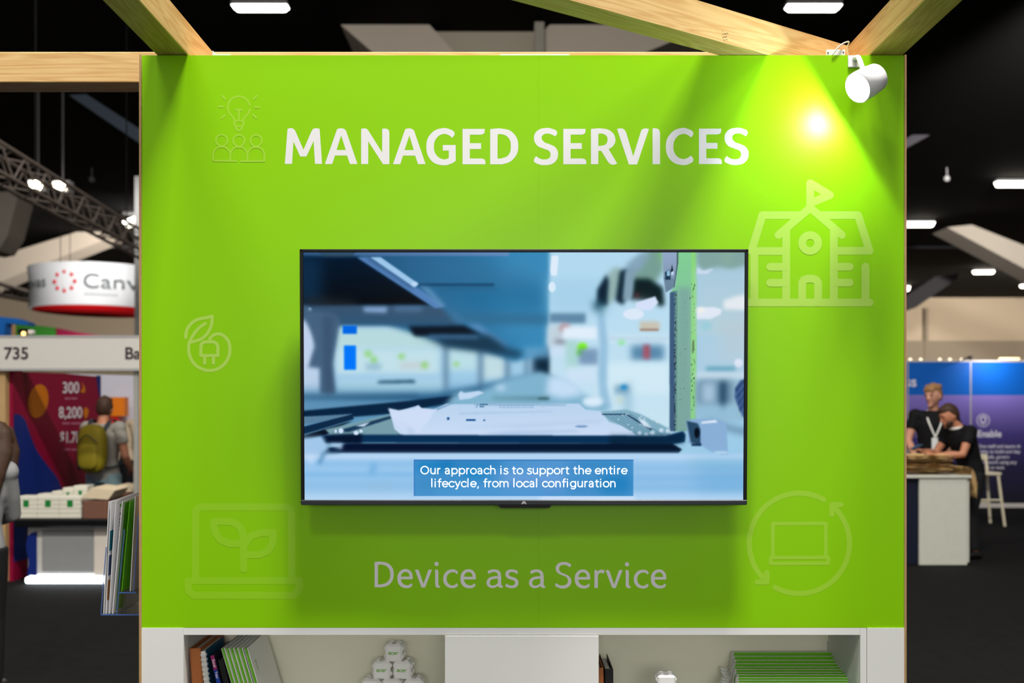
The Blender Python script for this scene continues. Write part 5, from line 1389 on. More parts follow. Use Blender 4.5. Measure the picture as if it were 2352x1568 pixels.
# banners seen over the fascia
tag(obj('green_banner', MB().ppoly([(28, 1090), (28, 740), (126, 752), (126, 1090)], 26, .08), M('green_banner_cloth', (46, 124, 32), .6)), 'dark green banner top showing above the pale name board', 'banner')
tag(obj('crimson_banner', MB().ppoly([(127, 1089), (127, 752), (175, 762), (238, 772), (238, 1089)], 26.2, .08), M('crimson_banner_cloth', (146, 18, 66), .6)), 'crimson banner top beside the green one above the name board', 'banner')
tag(obj('timber_upright', MB().ppoly([(10, 1096), (10, 736), (29, 736), (29, 1096)], 25, .15), m_wood2), 'timber upright between the blue loop and the green banner', 'post')
bl = MB()
mlo = M('blue_loop_fabric', (30, 140, 255), .6)
lp_ = [P(-40, 728, 22), P(0, 727, 22), P(40, 731, 22), P(66, 740, 22), P(66, 747, 22), P(40, 744, 22), P(12, 742, 22), P(8, 790, 22), P(-40, 800, 22)]
bl.prism(lp_, [v_ + Vector((0, .3, 0)) for v_ in lp_])
tag(obj('blue_hanging_loop', bl, mlo), 'bright blue curved sign at the left edge above the name board', 'hanging sign')
pj = thing('fascia_light', 'small black spotlight perched on the pale name board', 'spotlight', tuple(P(52, 771, YB)))
obj('housing', MB().rbox(P(40, 771, YB + .02) + Vector((0, 0, .016)), P(62, 758, YB + .02) + Vector((0, .1, .016)), .01), m_black, pj)
obj('lens', MB().ball(P(54, 766, YB - .0), (.022, .01, .022), 12, 8), M('warm_lens', (255, 196, 110), emit=3), pj)
obj('clamp', MB().rbox(P(63, 771, YB + .02) + Vector((0, 0, .016)), P(75, 761, YB + .02) + Vector((0, .06, .016)), .008), m_fascia, pj)

# low display table with cartons
YT2 = 9.25
zt2 = P(0, 1192, YT2).z
tb = thing('display_table', 'low white display table with a black top and a glowing base', 'display table', (X(140, YT2), YT2, 0))
obj('tabletop', MB().rbox((X(33, YT2), YT2, zt2 - .075), (X(262, YT2), YT2 + .75, zt2), .012), m_black, tb)
m_tw = M('white_counter_panel', (208, 204, 198), .4, .4)
obj('body', MB().rbox((X(50, YT2), YT2 + .10, .075), (X(262, YT2), YT2 + .7, zt2 - .076), .02), m_tw, tb)
obj('front_panel', MB().rbox((X(86, YT2), YT2 + .09, .12), (X(205, YT2), YT2 + .0995, zt2 - .11), .002), M('grey_panel', (150, 150, 150), .4), tb)
obj('end_panel', MB().rbox((X(207, YT2), YT2 + .088, .08), (X(258, YT2), YT2 + .0995, zt2 - .08), .003), M('cream_panel', (226, 216, 204), .4), tb)
fg = smooth_pts([(62, 1320), (66, 1290), (60, 1255), (66, 1228), (84, 1220)])
obj('blue_emblem', MB().ppoly([(x, y) for x, y in fg] + [(84, 1322)], YT2 + .085, .01), M('royal_blue_print', (4, 36, 118), .5), tb)
obj('plinth', MB().box((X(58, YT2), YT2 + .15, 0), (X(262, YT2), YT2 + .66, .0745)), m_tw, tb)
obj('light_strip', MB().rbox((X(48, YT2), YT2 + .075, .012), (X(262, YT2), YT2 + .149, .066), .01), M('lit_strip', (236, 246, 255), emit=7.0), tb)
m_carton = M('white_carton', (226, 222, 206), .6, var=.04); m_gsq = M('green_square_print', (20, 128, 52), .5)
def carton(label, px0, px1, ytop, ybot, Y, dep):
    th = thing('gift_carton', label, 'carton', (X(px0, Y), Y, zt2), 'white cartons on the display table')
    z1 = P(0, ytop, Y).z
    c = MB(); nz_ = 5; z0 = zt2 + .0005
    for i in range(nz_): c.rbox((X(px0, Y), Y, z0 + (z1 - z0) * i / nz_ + .0006), (X(px1, Y), Y + dep, z0 + (z1 - z0) * (i + 1) / nz_), .005)
    obj('stacked_trays', c, m_carton, th)
    w = X(px1, Y) - X(px0, Y); xm = (X(px0, Y) + X(px1, Y)) / 2
    obj('green_label', MB().box((xm - w * .13, Y - .001, z0 + (z1 - z0) * .52), (xm + w * .13, Y, z0 + (z1 - z0) * .84)), m_gsq, th)
for i, (a, b, lab) in enumerate(((35, 84.5, 'white carton with a green square, leftmost in the front row on the low table'), (85, 135, 'white carton with a green square, middle of the front row on the low table'), (135.5, 186, 'white carton with a green square beside the open brown box'))):
    carton(lab, a, b, 1140, 1190, YT2 + .06, .2)
for a, b, yt, lab in ((86, 118, 1134, 'leftmost white carton of the back row on the low table'), (119, 143, 1128, 'second white carton from the left in the back row'), (143.5, 168, 1120, 'third white carton in the back row with a green square'), (168.5, 200, 1115, 'tallest white carton of the back row nearest the open brown box')):
    carton(lab, a, b, yt, 1180, YT2 + .34, .16)
m_cb = M('brown_carton', (120, 82, 66), .6); m_lid = M('cream_lid', (226, 208, 176), .6)
def lidbox(label, p, lid, Y):
    th = thing('carton_box', label, 'box', (X(p[0], Y), Y, zt2))
    z1 = P(0, p[2], Y).z
    obj('body', MB().rbox((X(p[0], Y), Y, zt2 + .0005), (X(p[1], Y), Y + .3, z1), .004), m_cb, th)
    obj('lid', MB().prism([P(x, y, Y + .0) for x, y in lid], [P(x, y, Y + .0) + Vector((.02, .3, .012)) for x, y in lid]), m_lid, th)
lidbox('brown box with a raised cream lid at the right end of the low table', (190, 252, 1150), [(186, 1143), (248, 1147), (264, 1126), (210, 1120)][::-1], YT2 + .03)
lidbox('flat box with a cream lid behind the open brown box', (262, 318, 1131), [(262, 1116), (318, 1124), (318, 1130), (262, 1128)][::-1], YT2 + .42)

# ------------------------------------------------------------------ right-hand booth
YR = 17.0
bw_ = thing('blue_booth_wall', 'tall blue and violet booth wall printed with white text', 'booth wall', (8.6, YR, 0))
zr1, zr2, zr0 = P(0, 831, YR).z, P(0, 908, YR).z, 0.075
m_hdr = M('azure_header_print', (0, 98, 200), 0.55, 0.3, var=0.03, scale=2)
m_grad = bpy.data.materials.new('violet_to_navy_print'); m_grad.use_nodes = True
nt = m_grad.node_tree; b = nt.nodes['Principled BSDF']; tc = nt.nodes.new('ShaderNodeTexCoord'); sx = nt.nodes.new('ShaderNodeSeparateXYZ'); rp = nt.nodes.new('ShaderNodeValToRGB'); mr = nt.nodes.new('ShaderNodeMapRange')
nt.links.new(tc.outputs['Object'], sx.inputs[0]); nt.links.new(sx.outputs['Z'], mr.inputs['Value']); nt.links.new(mr.outputs[0], rp.inputs['Fac']); nt.links.new(rp.outputs[0], b.inputs['Base Color'])
mr.inputs['From Min'].default_value = 0.1; mr.inputs['From Max'].default_value = zr2
for p_, c_ in ((0, (8, 6, 30)), (.33, (26, 20, 66)), (.62, (62, 50, 124)), (1.0, (134, 116, 206))):
    e = rp.color_ramp.elements[0] if p_ == 0 else rp.color_ramp.elements[-1] if p_ == 1.0 else rp.color_ramp.elements.new(p_)
    e.color = (*lin(c_), 1)
b.inputs['Roughness'].default_value = .55
xr_a, xr_s, xr_b = X(1990, YR), X(2229.5, YR), X(2470, YR)
for a, c_ in ((xr_a, xr_s - .012), (xr_s + .012, xr_b)):
    obj('header_panel', MB().box((a, YR, zr2 + .004), (c_, YR + .05, zr1)), m_hdr, bw_)
    o = obj('graphic_panel', MB().box((a, YR, zr0), (c_, YR + .05, zr2)), m_grad, bw_)
obj('frame_post', MB().box((xr_s - .012, YR - .004, 0.0), (xr_s + .012, YR + .05, zr1 + .02)), M('alu_trim', (190, 190, 190), .4, metal=.3), bw_)
obj('frame_post', MB().box((X(2085, YR) - .012, YR - .004, 0.0), (X(2085, YR) + .012, YR + .0, zr1)), M('alu_trim', (190, 190, 190), .4, metal=.3), bw_)
obj('frame_rail', MB().box((xr_a, YR - .006, 0.0), (xr_b, YR + .06, zr0 - .002)).box((xr_a, YR - .004, zr1 + .001), (xr_b, YR + .05, zr1 + .03)), M('white_trim', (206, 200, 196), .5), bw_)
m_wt = M('white_print', (232, 228, 244), .6); m_wt2 = M('lilac_print', (170, 160, 206), .6)
sign('ss', 2080, 887, YR, 23, m_wt, bw_, .02)
sign('Se', 2102, 1003, YR, 15, m_wt2, bw_, .02)
sign('Enable', 2244, 1003, YR, 15, m_wt, bw_, .02)
for i, t in enumerate(('Give staff and teams th', 'ability to build and dep', 'on a safe, govern', 'framework using any', 'model or tool.')):
    sign(t, 2245, 1028 + i * 12.2, YR, 7.6, m_wt, bw_, .01, xs=.98)
for cx_, c2 in ((2116, m_wt2), (2258, m_wt)):
    ic = MB(); tf_ = lambda x, z, l: (P(x, z, YR) + Vector((0, -.004 - l, 0)))
    ribbon(ic, arc(cx_, 965, 14, 0, 360)[:-1], 1.6, True, tf=tf_)
    ribbon(ic, [(cx_ - 6, 959), (cx_, 956), (cx_ + 6, 959), (cx_ + 5, 968), (cx_, 973), (cx_ - 5, 968)], 2.6, True, tf=tf_)
    obj('shield_icon', ic, c2, bw_)
for i, x_ in enumerate((2092, 2116, 2160, 2183, 2210)):
    c = P(x_, 828, YR); tag(obj('clip_light', MB().ball(c + Vector((0, .02, .018)), .028, 10, 6), M('lit_clip', (255, 236, 206), emit=1.6)), 'small lit lamp on the blue wall top, %s from the green wall' % ['first', 'second', 'third', 'fourth', 'fifth'][i], 'lamp', 'small lamps along the blue wall top')
ar = thing('arm_light', 'arm light reaching over the seam of the blue booth wall', 'lamp', tuple(P(2229, 828, YR)))
obj('arm', MB().tube([P(2229, 830, YR + .02), P(2229, 820, YR), P(2210, 826, YR - .3)], .014, n=8), m_black, ar)
obj('head', MB().rbox(P(2224, 824, YR) + Vector((0, -.02, 0)), P(2234, 817, YR) + Vector((0, .04, 0)), .01), m_black, ar)
area('booth_header_light', tuple(P(2292, 800, YR - .55)), tuple(P(2292, 862, YR)), .12, 7, (1, .98, .95), 150)
lb = thing('light_bar', 'warm bar light on top of the blue wall at the right edge', 'lamp', tuple(P(2325, 826, YR)))
obj('bar', MB().rbox(P(2295, 828, YR) + Vector((0, -.05, .005)), P(2340, 822, YR) + Vector((0, .03, .005)), .01), M('lit_bar', (255, 226, 180), emit=1.2), lb)

# counter
YC2 = 10.5
cx0, cx1 = X(2112, YC2), X(2222, YC2)
ct = thing('counter', 'white-ended counter with a navy front, heaped with brown bags', 'counter', ((cx0 + cx1) / 2, YC2, 0))
zc = P(0, 1091, YC2).z
m_cw = M('counter_laminate', (206, 206, 194), .45, .4)
obj('end_panel', MB().rbox((cx0, YC2, 0.004), (cx1, YC2 + .03, zc - .031), .004), m_cw, ct)
obj('side_panel', MB().rbox((cx1 + .001, YC2 + .02, 0.03), (cx1 + .03, YC2 + .62, zc - .031), .003), m_cw, ct)
obj('body', MB().rbox((cx0 - .75, YC2 + .045, 0.002), (cx1 - .004, YC2 + .6, zc - .031), .004), M('navy_panel', (14, 20, 42), .45), ct)
obj('counter_top', MB().rbox((cx0 - .8, YC2 - .02, zc - .03), (cx1 + .04, YC2 + .64, zc), .004), m_cw, ct)
# brown paper bags
m_kraft = M('kraft_paper', (210, 176, 122), .75, .2, var=.16, scale=22)
def bag_mesh(seed, w=.36, d=.30, t=.016, sag=0.0):
    r = random.Random(seed); ph = [r.uniform(0, 6.28) for _ in range(6)]
    mb = MB(); nu, nv = 18, 12
    def fn(top):
        def g(u, v_):
            x = (u - .5) * w; y = (v_ - .5) * d
            z = .006 * math.sin(x * 26 + ph[0]) * math.sin(y * 21 + ph[1]) + .004 * math.sin(x * 55 + y * 30 + ph[2]) + .012 * max(0, math.sin(x * 9 + ph[3])) * (2 * abs(v_ - .5)) ** 2
            z -= sag * max(0, u - .45) ** 2 * 2.6
            z += .016 * (2 * abs(u - .5)) ** 3 * math.sin(ph[4] + y * 14) if not sag else 0
            edge = min(1, 6 * min(u, 1 - u), 6 * min(v_, 1 - v_))
            return (x + (0 if not sag else -sag * .25 * max(0, u - .55)), y, z + (t * (.25 + .75 * edge) if top else 0))
        return g
    mb.grid(fn(True), nu, nv); mb.grid(fn(False), nu, nv)
    o0 = 0; n1 = (nu + 1) * (nv + 1); rim = [i * (nv + 1) for i in range(nu + 1)] + [nu * (nv + 1) + j for j in range(1, nv + 1)] + [i * (nv + 1) + nv for i in range(nu - 1, -1, -1)] + [j for j in range(nv - 1, 0, -1)]
    for a, c_ in zip(rim, rim[1:] + rim[:1]): mb.f.append([a, c_, c_ + n1, a + n1]); mb.smooth.append(True)
    hd = None
    return mb
rb = random.Random(3)
protos = [bag_mesh(s).mesh('paper_bag') for s in (1, 2)]
for m_ in protos: m_.materials.append(m_kraft)
ords = ['topmost brown paper bag of the heap on the white-ended counter', 'second', 'third', 'fourth', 'fifth', 'sixth', 'seventh', 'eighth']
for i in range(8):
    left = i % 2 == 0
    o = bpy.data.objects.new('paper_bag', protos[0]); col.objects.link(o)
    o.location = (P(2138, 0, YC2).x + rb.uniform(-.03, .03), YC2 + .28 + rb.uniform(-.02, .02), zc + .022 + .0235 * i)
    o.rotation_euler = (0, 0, rb.uniform(-.07, .07))
    o.scale = (1.40 + rb.uniform(-.08, .08), 1.45, 1)
    k_ = 7 - i
    tag(o, ords[0] if k_ == 0 else '%s flattened brown paper bag from the top of the heap on the counter' % ords[k_], 'paper bag', 'brown paper bags heaped on the counter')


def droop_mesh(seed, r0, flat, drop, w, t=.007):
    """bag lying flat for a stretch, then bending over an edge and hanging"""
    r = random.Random(seed); ph = [r.uniform(0, 6.28) for _ in range(5)]
    L_ = flat + 1.3 * r0 + drop
    def mid(s):
        if s < flat: return s - flat, r0, 0, 1
        if s < flat + 1.3 * r0:
            a = (s - flat) / r0; return r0 * math.sin(a), r0 * math.cos(a), math.sin(a), math.cos(a)
        a = 1.3; q = s - flat - 1.3 * r0
        return r0 * math.sin(a) + q * math.cos(a), r0 * math.cos(a) - q * math.sin(a), math.sin(a), math.cos(a)
    def fn(side):
        def g(u, v_):
            x, z, nx_, nz = mid(u * L_)
            y = (v_ - .5) * w * (1 - .18 * u)
            h = side * t / 2 + .0025 * math.sin(v_ * 17 + ph[0]) * min(1, u * 3) + .002 * math.sin(u * 22 + ph[1])
            return (x + nx_ * h, y, z + nz * h)
        return g
    mb = MB(); nu, nv = 20, 12
    mb.grid(fn(1), nu, nv); mb.grid(fn(-1), nu, nv); n1 = (nu + 1) * (nv + 1)
    rim = [i * (nv + 1) for i in range(nu + 1)] + [nu * (nv + 1) + j for j in range(1, nv + 1)] + [i * (nv + 1) + nv for i in range(nu - 1, -1, -1)] + [j for j in range(nv - 1, 0, -1)]
    for a, c_ in zip(rim, rim[1:] + rim[:1]): mb.f.append([a, c_, c_ + n1, a + n1]); mb.smooth.append(True)
    return mb


for i in range(5):
    me_ = droop_mesh(20 + i, .012 + .016 * i, .10 - .006 * i, .26 - .03 * i, .34).mesh('paper_bag'); me_.materials.append(m_kraft)
    o = bpy.data.objects.new('paper_bag', me_); col.objects.link(o)
    o.location = (cx1 + .046, YC2 + .2 + .012 * i, zc + .0)
    tag(o, ['innermost brown paper bag drooping over the right end of the counter', 'second brown paper bag out drooping over the counter end', 'third brown paper bag out drooping over the counter end', 'fourth brown paper bag out drooping over the counter end', 'outermost brown paper bag drooping over the right end of the counter'][i], 'paper bag', 'brown paper bags drooping off the counter')

# bar stool
YS = 14.2
m_stool = M('white_stool_lacquer', (222, 212, 186), .4, .4)
sx0, sx1 = X(2236, YS), X(2296, YS)
st = thing('bar_stool', 'white bar stool with a low open back behind the counter', 'bar stool', ((sx0 + sx1) / 2, YS, 0))
zs = .74
for (xa, xb_, ya_, yb_) in ((sx0 + .04, sx0 - .01, 0, -.03), (sx1 - .02, sx1 + .06, 0, -.03), (sx0 + .04, sx0 - .01, .34, .4), (sx1 - .02, sx1 + .06, .34, .4)):
    obj('leg', MB().tube([(xa, YS + ya_, zs - .02), (xb_, YS + yb_, 0.0)], [.022, .02], n=8), m_stool, st)
obj('seat', MB().rbox((sx0, YS - .03, zs - .02), (sx1 + .02, YS + .38, zs + .025), .012), m_stool, st)
for xa in (sx0 + .03, sx1 - .01): obj('back_post', MB().tube([(xa, YS + .35, zs + .02), (xa + (.0), YS + .4, 1.0)], .02, n=8), m_stool, st)
obj('backrest', MB().rbox((sx0, YS + .38, .92), (sx1 + .02, YS + .425, 1.01), .014), m_stool, st)
for ya_, z_ in ((-.02, .37), (.38, .30)): obj('footrest', MB().tube([(sx0 + .015, YS + ya_, z_), (sx1 + .02, YS + ya_, z_)], .014, n=8), m_stool, st)
# ------------------------------------------------------------------ people
def fuse(mb, name, voxel, smooth=4):
    """melt overlapping closed shapes into one continuous surface"""
    o = bpy.data.objects.new(name, mb.mesh(name)); col.objects.link(o)
    r = o.modifiers.new('fuse', 'REMESH'); r.mode = 'VOXEL'; r.voxel_size = voxel; r.use_smooth_shade = True
    s = o.modifiers.new('smooth', 'SMOOTH'); s.factor = 0.5; s.iterations = smooth
    me = to_mesh(o, name); old = o.data
    bpy.data.objects.remove(o); bpy.data.meshes.remove(old)
    return me


BASE = dict(pelvis=(0, 0, .95), waist=(0, 0, 1.10), chest=(0, 0, 1.30), neck=(0, .015, 1.49), head=(0, -.015, 1.635),
            shL=(-.185, .01, 1.43), elL=(-.235, .03, 1.14), wrL=(-.235, -.06, .90), haL=(-.23, -.10, .80),
            shR=(.185, .01, 1.43), elR=(.235, .03, 1.14), wrR=(.235, -.06, .90), haR=(.23, -.10, .80),
            hiL=(-.095, 0, .93), knL=(-.10, -.015, .50), anL=(-.105, .02, .09), hiR=(.095, 0, .93), knR=(.10, -.015, .50), anR=(.105, .02, .09))


def person(label, loc, rz, H, pose, skin, hair, top, bottom, shoe, hairlen='short', beard=False, sleeve=.55, yaw=0, pitch=0, lanyard=False, extra=None):
    """faces -Y before rz; H scales a 1.75 m figure"""
    J = {k: Vector(v) for k, v in BASE.items()}
    for k, v in pose.items(): J[k] = Vector(v)
    k = H / 1.755
    root = thing('person', label, 'person', loc, None, (0, 0, rz))
    root.scale = (k, k, k)
    sx = (J['shR'] - J['shL']).normalized()
    def torso(g, low=None, high=True):
        mb = MB()
        pts = [J['pelvis'] + Vector((0, 0, -.06)), J['pelvis'], J['waist'], J['chest'] - (J['chest'] - J['waist']) * .35, J['chest'] + (J['neck'] - J['chest']) * .15, J['chest'] + (J['neck'] - J['chest']) * .62, J['neck'] + (J['neck'] - J['chest']) * -.06]
        rr = [(.15, .10), (.165, .112), (.142, .10), (.160, .113), (.172, .118), (.150, .095), (.068, .062)]
        if not high: pts = pts[:-1]; rr = rr[:-1]
        mb.tube(pts, [(a + g, b_ + g) for a, b_ in rr], n=20, up=sx)
        return mb
    # --- body: torso, neck, head, limbs and hands in one skin
    b_ = torso(0)
    b_.tube([J['neck'] - (J['neck'] - J['chest']) * .15, J['neck'], J['head'] - Vector((0, -.012, .05))], [.062, .055, .052], n=14, ball=True)
    hd = Matrix.Rotation(yaw, 3, 'Z') @ Matrix.Rotation(pitch, 3, 'X')
    def skull(v):
        v = v.copy()
        t = max(0, -v.z / .118)
        v.x *= 1 - .34 * t * t; v.y *= 1 - .10 * t
        if v.y < 0 and v.z < -.02: v.y *= 1 - .05 * t
        if v.y > 0 and v.z < -.03: v.y *= 1 - .55 * t
        return v
    hm = hd.to_4x4()
    b_.ball(J['head'], (.076, .097, .120), 24, 18, hm, skull)
    f_ = lambda x, y, z: J['head'] + hd @ Vector((x, y, z))
    b_.tube([f_(0, -.090, .012), f_(0, -.112, -.026), f_(0, -.094, -.034)], [.009, .015, .010], n=8, ball=True)
    b_.ball(f_(0, -.080, -.092), (.03, .022, .02), 10, 6)
    b_.ball(f_(0, -.092, -.060), (.024, .010, .007), 10, 6, hm)
    for s in (-1, 1): b_.ball(f_(s * .076, .012, -.012), (.010, .020, .032), 10, 6, hm); b_.ball(f_(s * .032, -.084, .030), (.024, .010, .008), 8, 6, hm)
    for s in 'LR':
        sg = -1 if s == 'L' else 1
        sh, el, wr, ha = J['sh' + s], J['el' + s], J['wr' + s], J['ha' + s]
        b_.tube([J['chest'] + Vector((0, 0, .09)) + (sh - J['chest'] - Vector((0, 0, .09))) * .5, sh, sh + (el - sh) * .5, el, el + (wr - el) * .35, wr], [.06, .058, .048, .040, .041, .027], n=12, ball=True)
        d = (ha - wr).normalized(); side = d.cross(Vector((0, 0, 1)) if abs(d.z) < .8 else Vector((0, 1, 0))).normalized(); up = side.cross(d)
        pe = wr + d * .09
        b_.tube([wr, wr + d * .03, pe], [(.026, .018), (.036, .017), (.040, .014)], n=10, up=side, ball=True)
        for fi, (o_, ln_) in enumerate(((-.030, .062), (-.010, .074), (.010, .070), (.029, .056))):
            p0 = pe + side * o_ - d * .01; p1 = p0 + d * ln_ * .5 - up * .008; p2 = p1 + d * ln_ * .45 - up * .022
            b_.tube([p0, p1, p2], [.0095, .009, .008], n=7, ball=True)
        th0 = wr + d * .035 + side * (-.034); b_.tube([th0, th0 + d * .03 + side * -.018 - up * .01, th0 + d * .058 + side * -.02 - up * .02], [.012, .0105, .009], n=7, ball=True)
        hi, kn, an = J['hi' + s], J['kn' + s], J['an' + s]
        b_.tube([hi, hi + (kn - hi) * .35, kn, kn + (an - kn) * .35, an], [.086, .078, .055, .054, .036], n=12, ball=True)
        fw = Vector((J['to' + s]) - an).normalized() if ('to' + s) in J else Vector((sg * .12, -1, 0)).normalized()
        b_.tube([an + Vector((0, 0, -.03)) - fw * .04, an + Vector((0, 0, -.05)) + fw * .06, an + Vector((0, 0, -.062)) + fw * .16], [.036, .034, .024], n=10, ball=True)
    body = obj('body', fuse(b_, 'body', .0095, 3), skin, root, world=False)
    # --- top
    t_ = torso(.014, high=True)
    for s in 'LR':
        sh, el, wr = J['sh' + s], J['el' + s], J['wr' + s]
        if sleeve <= 1: pts = [J['chest'] + Vector((0, 0, .09)) + (sh - J['chest'] - Vector((0, 0, .09))) * .5, sh, sh + (el - sh) * sleeve * .6, sh + (el - sh) * sleeve]; rr = [.075, .074, .068, .064]
        else: pts = [J['chest'] + Vector((0, 0, .09)) + (sh - J['chest'] - Vector((0, 0, .09))) * .5, sh, sh + (el - sh) * .6, el, el + (wr - el) * .9]; rr = [.075, .072, .060, .054, .044]
        t_.tube(pts, rr, n=12)
        t_.ball(sh, .074, 12, 8)
    obj('shirt', fuse(t_, 'shirt', .011, 4), top, root, world=False)
    # --- trousers and shoes
    q = MB()
    q.tube([J['pelvis'] + Vector((0, 0, .05)), J['pelvis'] + Vector((0, 0, -.02)), J['pelvis'] + Vector((0, 0, -.09))], [(.158, .106), (.164, .114), (.15, .112)], n=18, up=sx, ball=False)
    for s in 'LR':
        hi, kn, an = J['hi' + s], J['kn' + s], J['an' + s]
        q.tube([hi + Vector((0, 0, .02)), hi + (kn - hi) * .35, kn, kn + (an - kn) * .4, an + (kn - an) * .02], [.100, .095, .074, .072, .062], n=14)
        q.ball(kn, .073, 12, 8)
    obj('trousers', fuse(q, 'trousers', .012, 4), bottom, root, world=False)
    for s in 'LR':
        sg = -1 if s == 'L' else 1; an = J['an' + s]
        fw = Vector((sg * .12, -1, 0)).normalized()
        z0 = an.z - .09
        sm = MB().tube([Vector((an.x, an.y, z0 + .045)) - fw * .06, Vector((an.x, an.y, z0 + .052)), Vector((an.x, an.y, z0 + .046)) + fw * .08, Vector((an.x, an.y, z0 + .036)) + fw * .19], [(.042, .046), (.046, .052), (.050, .046), (.038, .034)], n=14, ball=True, up=(0, 0, 1) if False else None)
        for i, v_ in enumerate(sm.v):
            if v_.z < z0 + .002: v_.z = z0 + .002
        obj('shoe', sm, shoe, root, world=False)
    # --- hair, eyes, beard
    h_ = MB()
    def wig(v):
        v = v.copy(); n_ = .006 * math.sin(v.x * 130 + v.z * 60) + .004 * math.sin(v.y * 150 + 1)
        v *= 1 + n_ * 4
        if v.y < 0: v.x *= .95; v.y *= .93
        lim = (.05 + .012 * math.sin(v.x * 90)) if v.y < -.02 else (-.02 if v.y < .03 else -.075)
        if v.z < lim: v.z = lim; v.x *= .93; v.y *= .9
        return v
    h_.ball(f_(0, .012, .012), (.087, .106, .124), 28, 20, hm, wig)
    h_.ball(f_(0, -.050, .086), (.060, .044, .034), 12, 8, hm)
    if hairlen == 'wavy':
        for i in range(16):
            a = 2 * math.pi * i / 16; h_.ball(f_(.058 * math.cos(a), .022 + .068 * math.sin(a), .082 + .014 * math.sin(i * 2.3)), (.028, .028, .028), 8, 6)
        for i in range(6): h_.ball(f_(-.045 + .018 * i, -.078, .070 + .008 * math.sin(i * 2.1)), (.016, .014, .024), 8, 6)
    if hairlen == 'long':
        h_.tube([f_(0, .05, .06), f_(0, .085, -.06), J['neck'] + Vector((0, .10, -.05)), J['neck'] + Vector((.02, .12, -.30))], [(.085, .05), (.10, .05), (.11, .05), (.07, .03)], n=16, ball=True, up=sx)
        for s in (-1, 1): h_.tube([f_(s * .06, -.02, .07), f_(s * .088, -.015, -.06), J['neck'] + Vector((s * .11, -.03, -.08)), J['neck'] + Vector((s * .12, -.07, -.30))], [.03, .036, .042, .025], n=10, ball=True)
    obj('hair', fuse(h_, 'hair', .009, 2), hair, root, world=False)
    for s in (-1, 1): obj('eye', MB().ball(f_(s * .031, -.088, .012), (.012, .007, .007), 8, 6, hm), M('dark_eye', (30, 24, 22), .3), root, world=False)
    for s in (-1, 1): obj('eyebrow', MB().ball(f_(s * .032, -.094, .036), (.020, .005, .005), 8, 6, hm), hair, root, world=False)
    obj('mouth', MB().ball(f_(0, -.100, -.062), (.022, .005, .0045), 8, 6, hm), M('lip', (150, 84, 76), .5), root, world=False)
    if beard:
        bb = MB().ball(f_(0, -.040, -.066), (.064, .062, .056), 20, 14, hm, lambda v: Vector((v.x, v.y, min(v.z, .026 if abs(v.x) > .035 else -.004))))
        bb.ball(f_(0, -.096, -.047), (.026, .008, .006), 8, 6, hm)
        obj('beard', fuse(bb, 'beard', .008, 2), hair, root, world=False)
    if lanyard:
        ly = MB()
        c0 = J['chest'] + Vector((0, -.155, -.10))
        for s in (-1, 1):
            ly.tube(smooth_pts([tuple(J['neck'] + Vector((s * .062, .03, .0))), tuple(J['neck'] + Vector((s * .075, -.07, -.055))), tuple(J['chest'] + Vector((s * .055, -.148, .04))), tuple(c0)]), (.009, .003), n=8, up=(1, 0, 0))
        lo_ = obj('lanyard', ly, M('white_lanyard', (226, 226, 222), .6), root, world=False)
        obj('name_badge', MB().rbox(c0 + Vector((-.045, -.012, -.15)), c0 + Vector((.045, -.006, -.01)), .003), M('badge_card', (222, 226, 228), .4), lo_, world=False) if False else obj('name_badge', MB().rbox(c0 + Vector((-.036, -.014, -.15)), c0 + Vector((.036, -.008, -.005)), .003), M('badge_card', (222, 226, 228), .4), root, world=False)
    if extra: extra(root, J, f_)
    return root


sk1 = M('fair_skin', (206, 150, 126), .55, .35, var=.05, scale=20); sk2 = M('warm_skin', (190, 128, 98), .55, .35, var=.05, scale=20)
blond = M('sandy_hair', (150, 112, 74), .6, .3, var=.25, scale=60); brownh = M('brown_hair', (64, 44, 32), .6, .3, var=.3, scale=60); darkh = M('dark_hair', (34, 24, 20), .55, .3, var=.3, scale=60)
blk = M('black_cotton', (15, 15, 18), .8, .2, var=.2, scale=30); navyt = M('navy_trousers', (20, 22, 32), .8, .2)
dshoe = M('black_shoe', (18, 18, 18), .4); wshoe = M('white_shoe', (224, 220, 212), .5); greyt = M('grey_tshirt', (148, 144, 136), .8, .2); jeans = M('pale_jeans', (118, 142, 148), .8, .2, var=.12)
beige = M('beige_shirt', (196, 176, 150), .8, .2)

# standing young man behind the counter, arms down on the worktop
person('tall fair-haired person in black with a white lanyard, standing behind the counter', (4.98, 11.75, 0), math.radians(-18), 1.94,
       dict(elL=(-.26, -.04, 1.16), wrL=(-.215, -.26, 1.02), haL=(-.18, -.37, .97), elR=(.25, -.06, 1.16), wrR=(.10, -.26, 1.02), haR=(.02, -.34, .98), head=(-.012, -.045, 1.64)),
       sk1, blond, blk, navyt, dshoe, 'wavy', yaw=math.radians(-34), pitch=math.radians(10), lanyard=True)


def phone(root, J, f_):
    d_ = (J['haL'] - J['wrL']).normalized()
    c = J['wrL'] + d_ * .105 + Vector((0, 0, .022))
    cw = root.matrix_basis @ c
    p = thing('phone', 'dark phone held by the bearded person in black', 'phone', tuple(cw), None, (0.35, 0.05, math.radians(-70)))
    obj('case', MB().rbox((-.038, -.075, -.004), (.038, .075, .003), .003), m_black, p, world=False)
    obj('screen', MB().box((-.034, -.07, .0031), (.034, .07, .0036)), M('phone_glass', (70, 90, 120), .1), p, world=False)
    cl = MB().tube([J['neck'] + Vector((.08 * math.cos(a), .075 * math.sin(a) + .005, -.02 + .012 * math.sin(a))) for a in [2 * math.pi * i / 20 for i in range(21)]], (.014, .008), n=8, up=(0, 0, 1))
    obj('lanyard_collar', cl, M('white_lanyard', (226, 226, 222), .6), root, world=False)


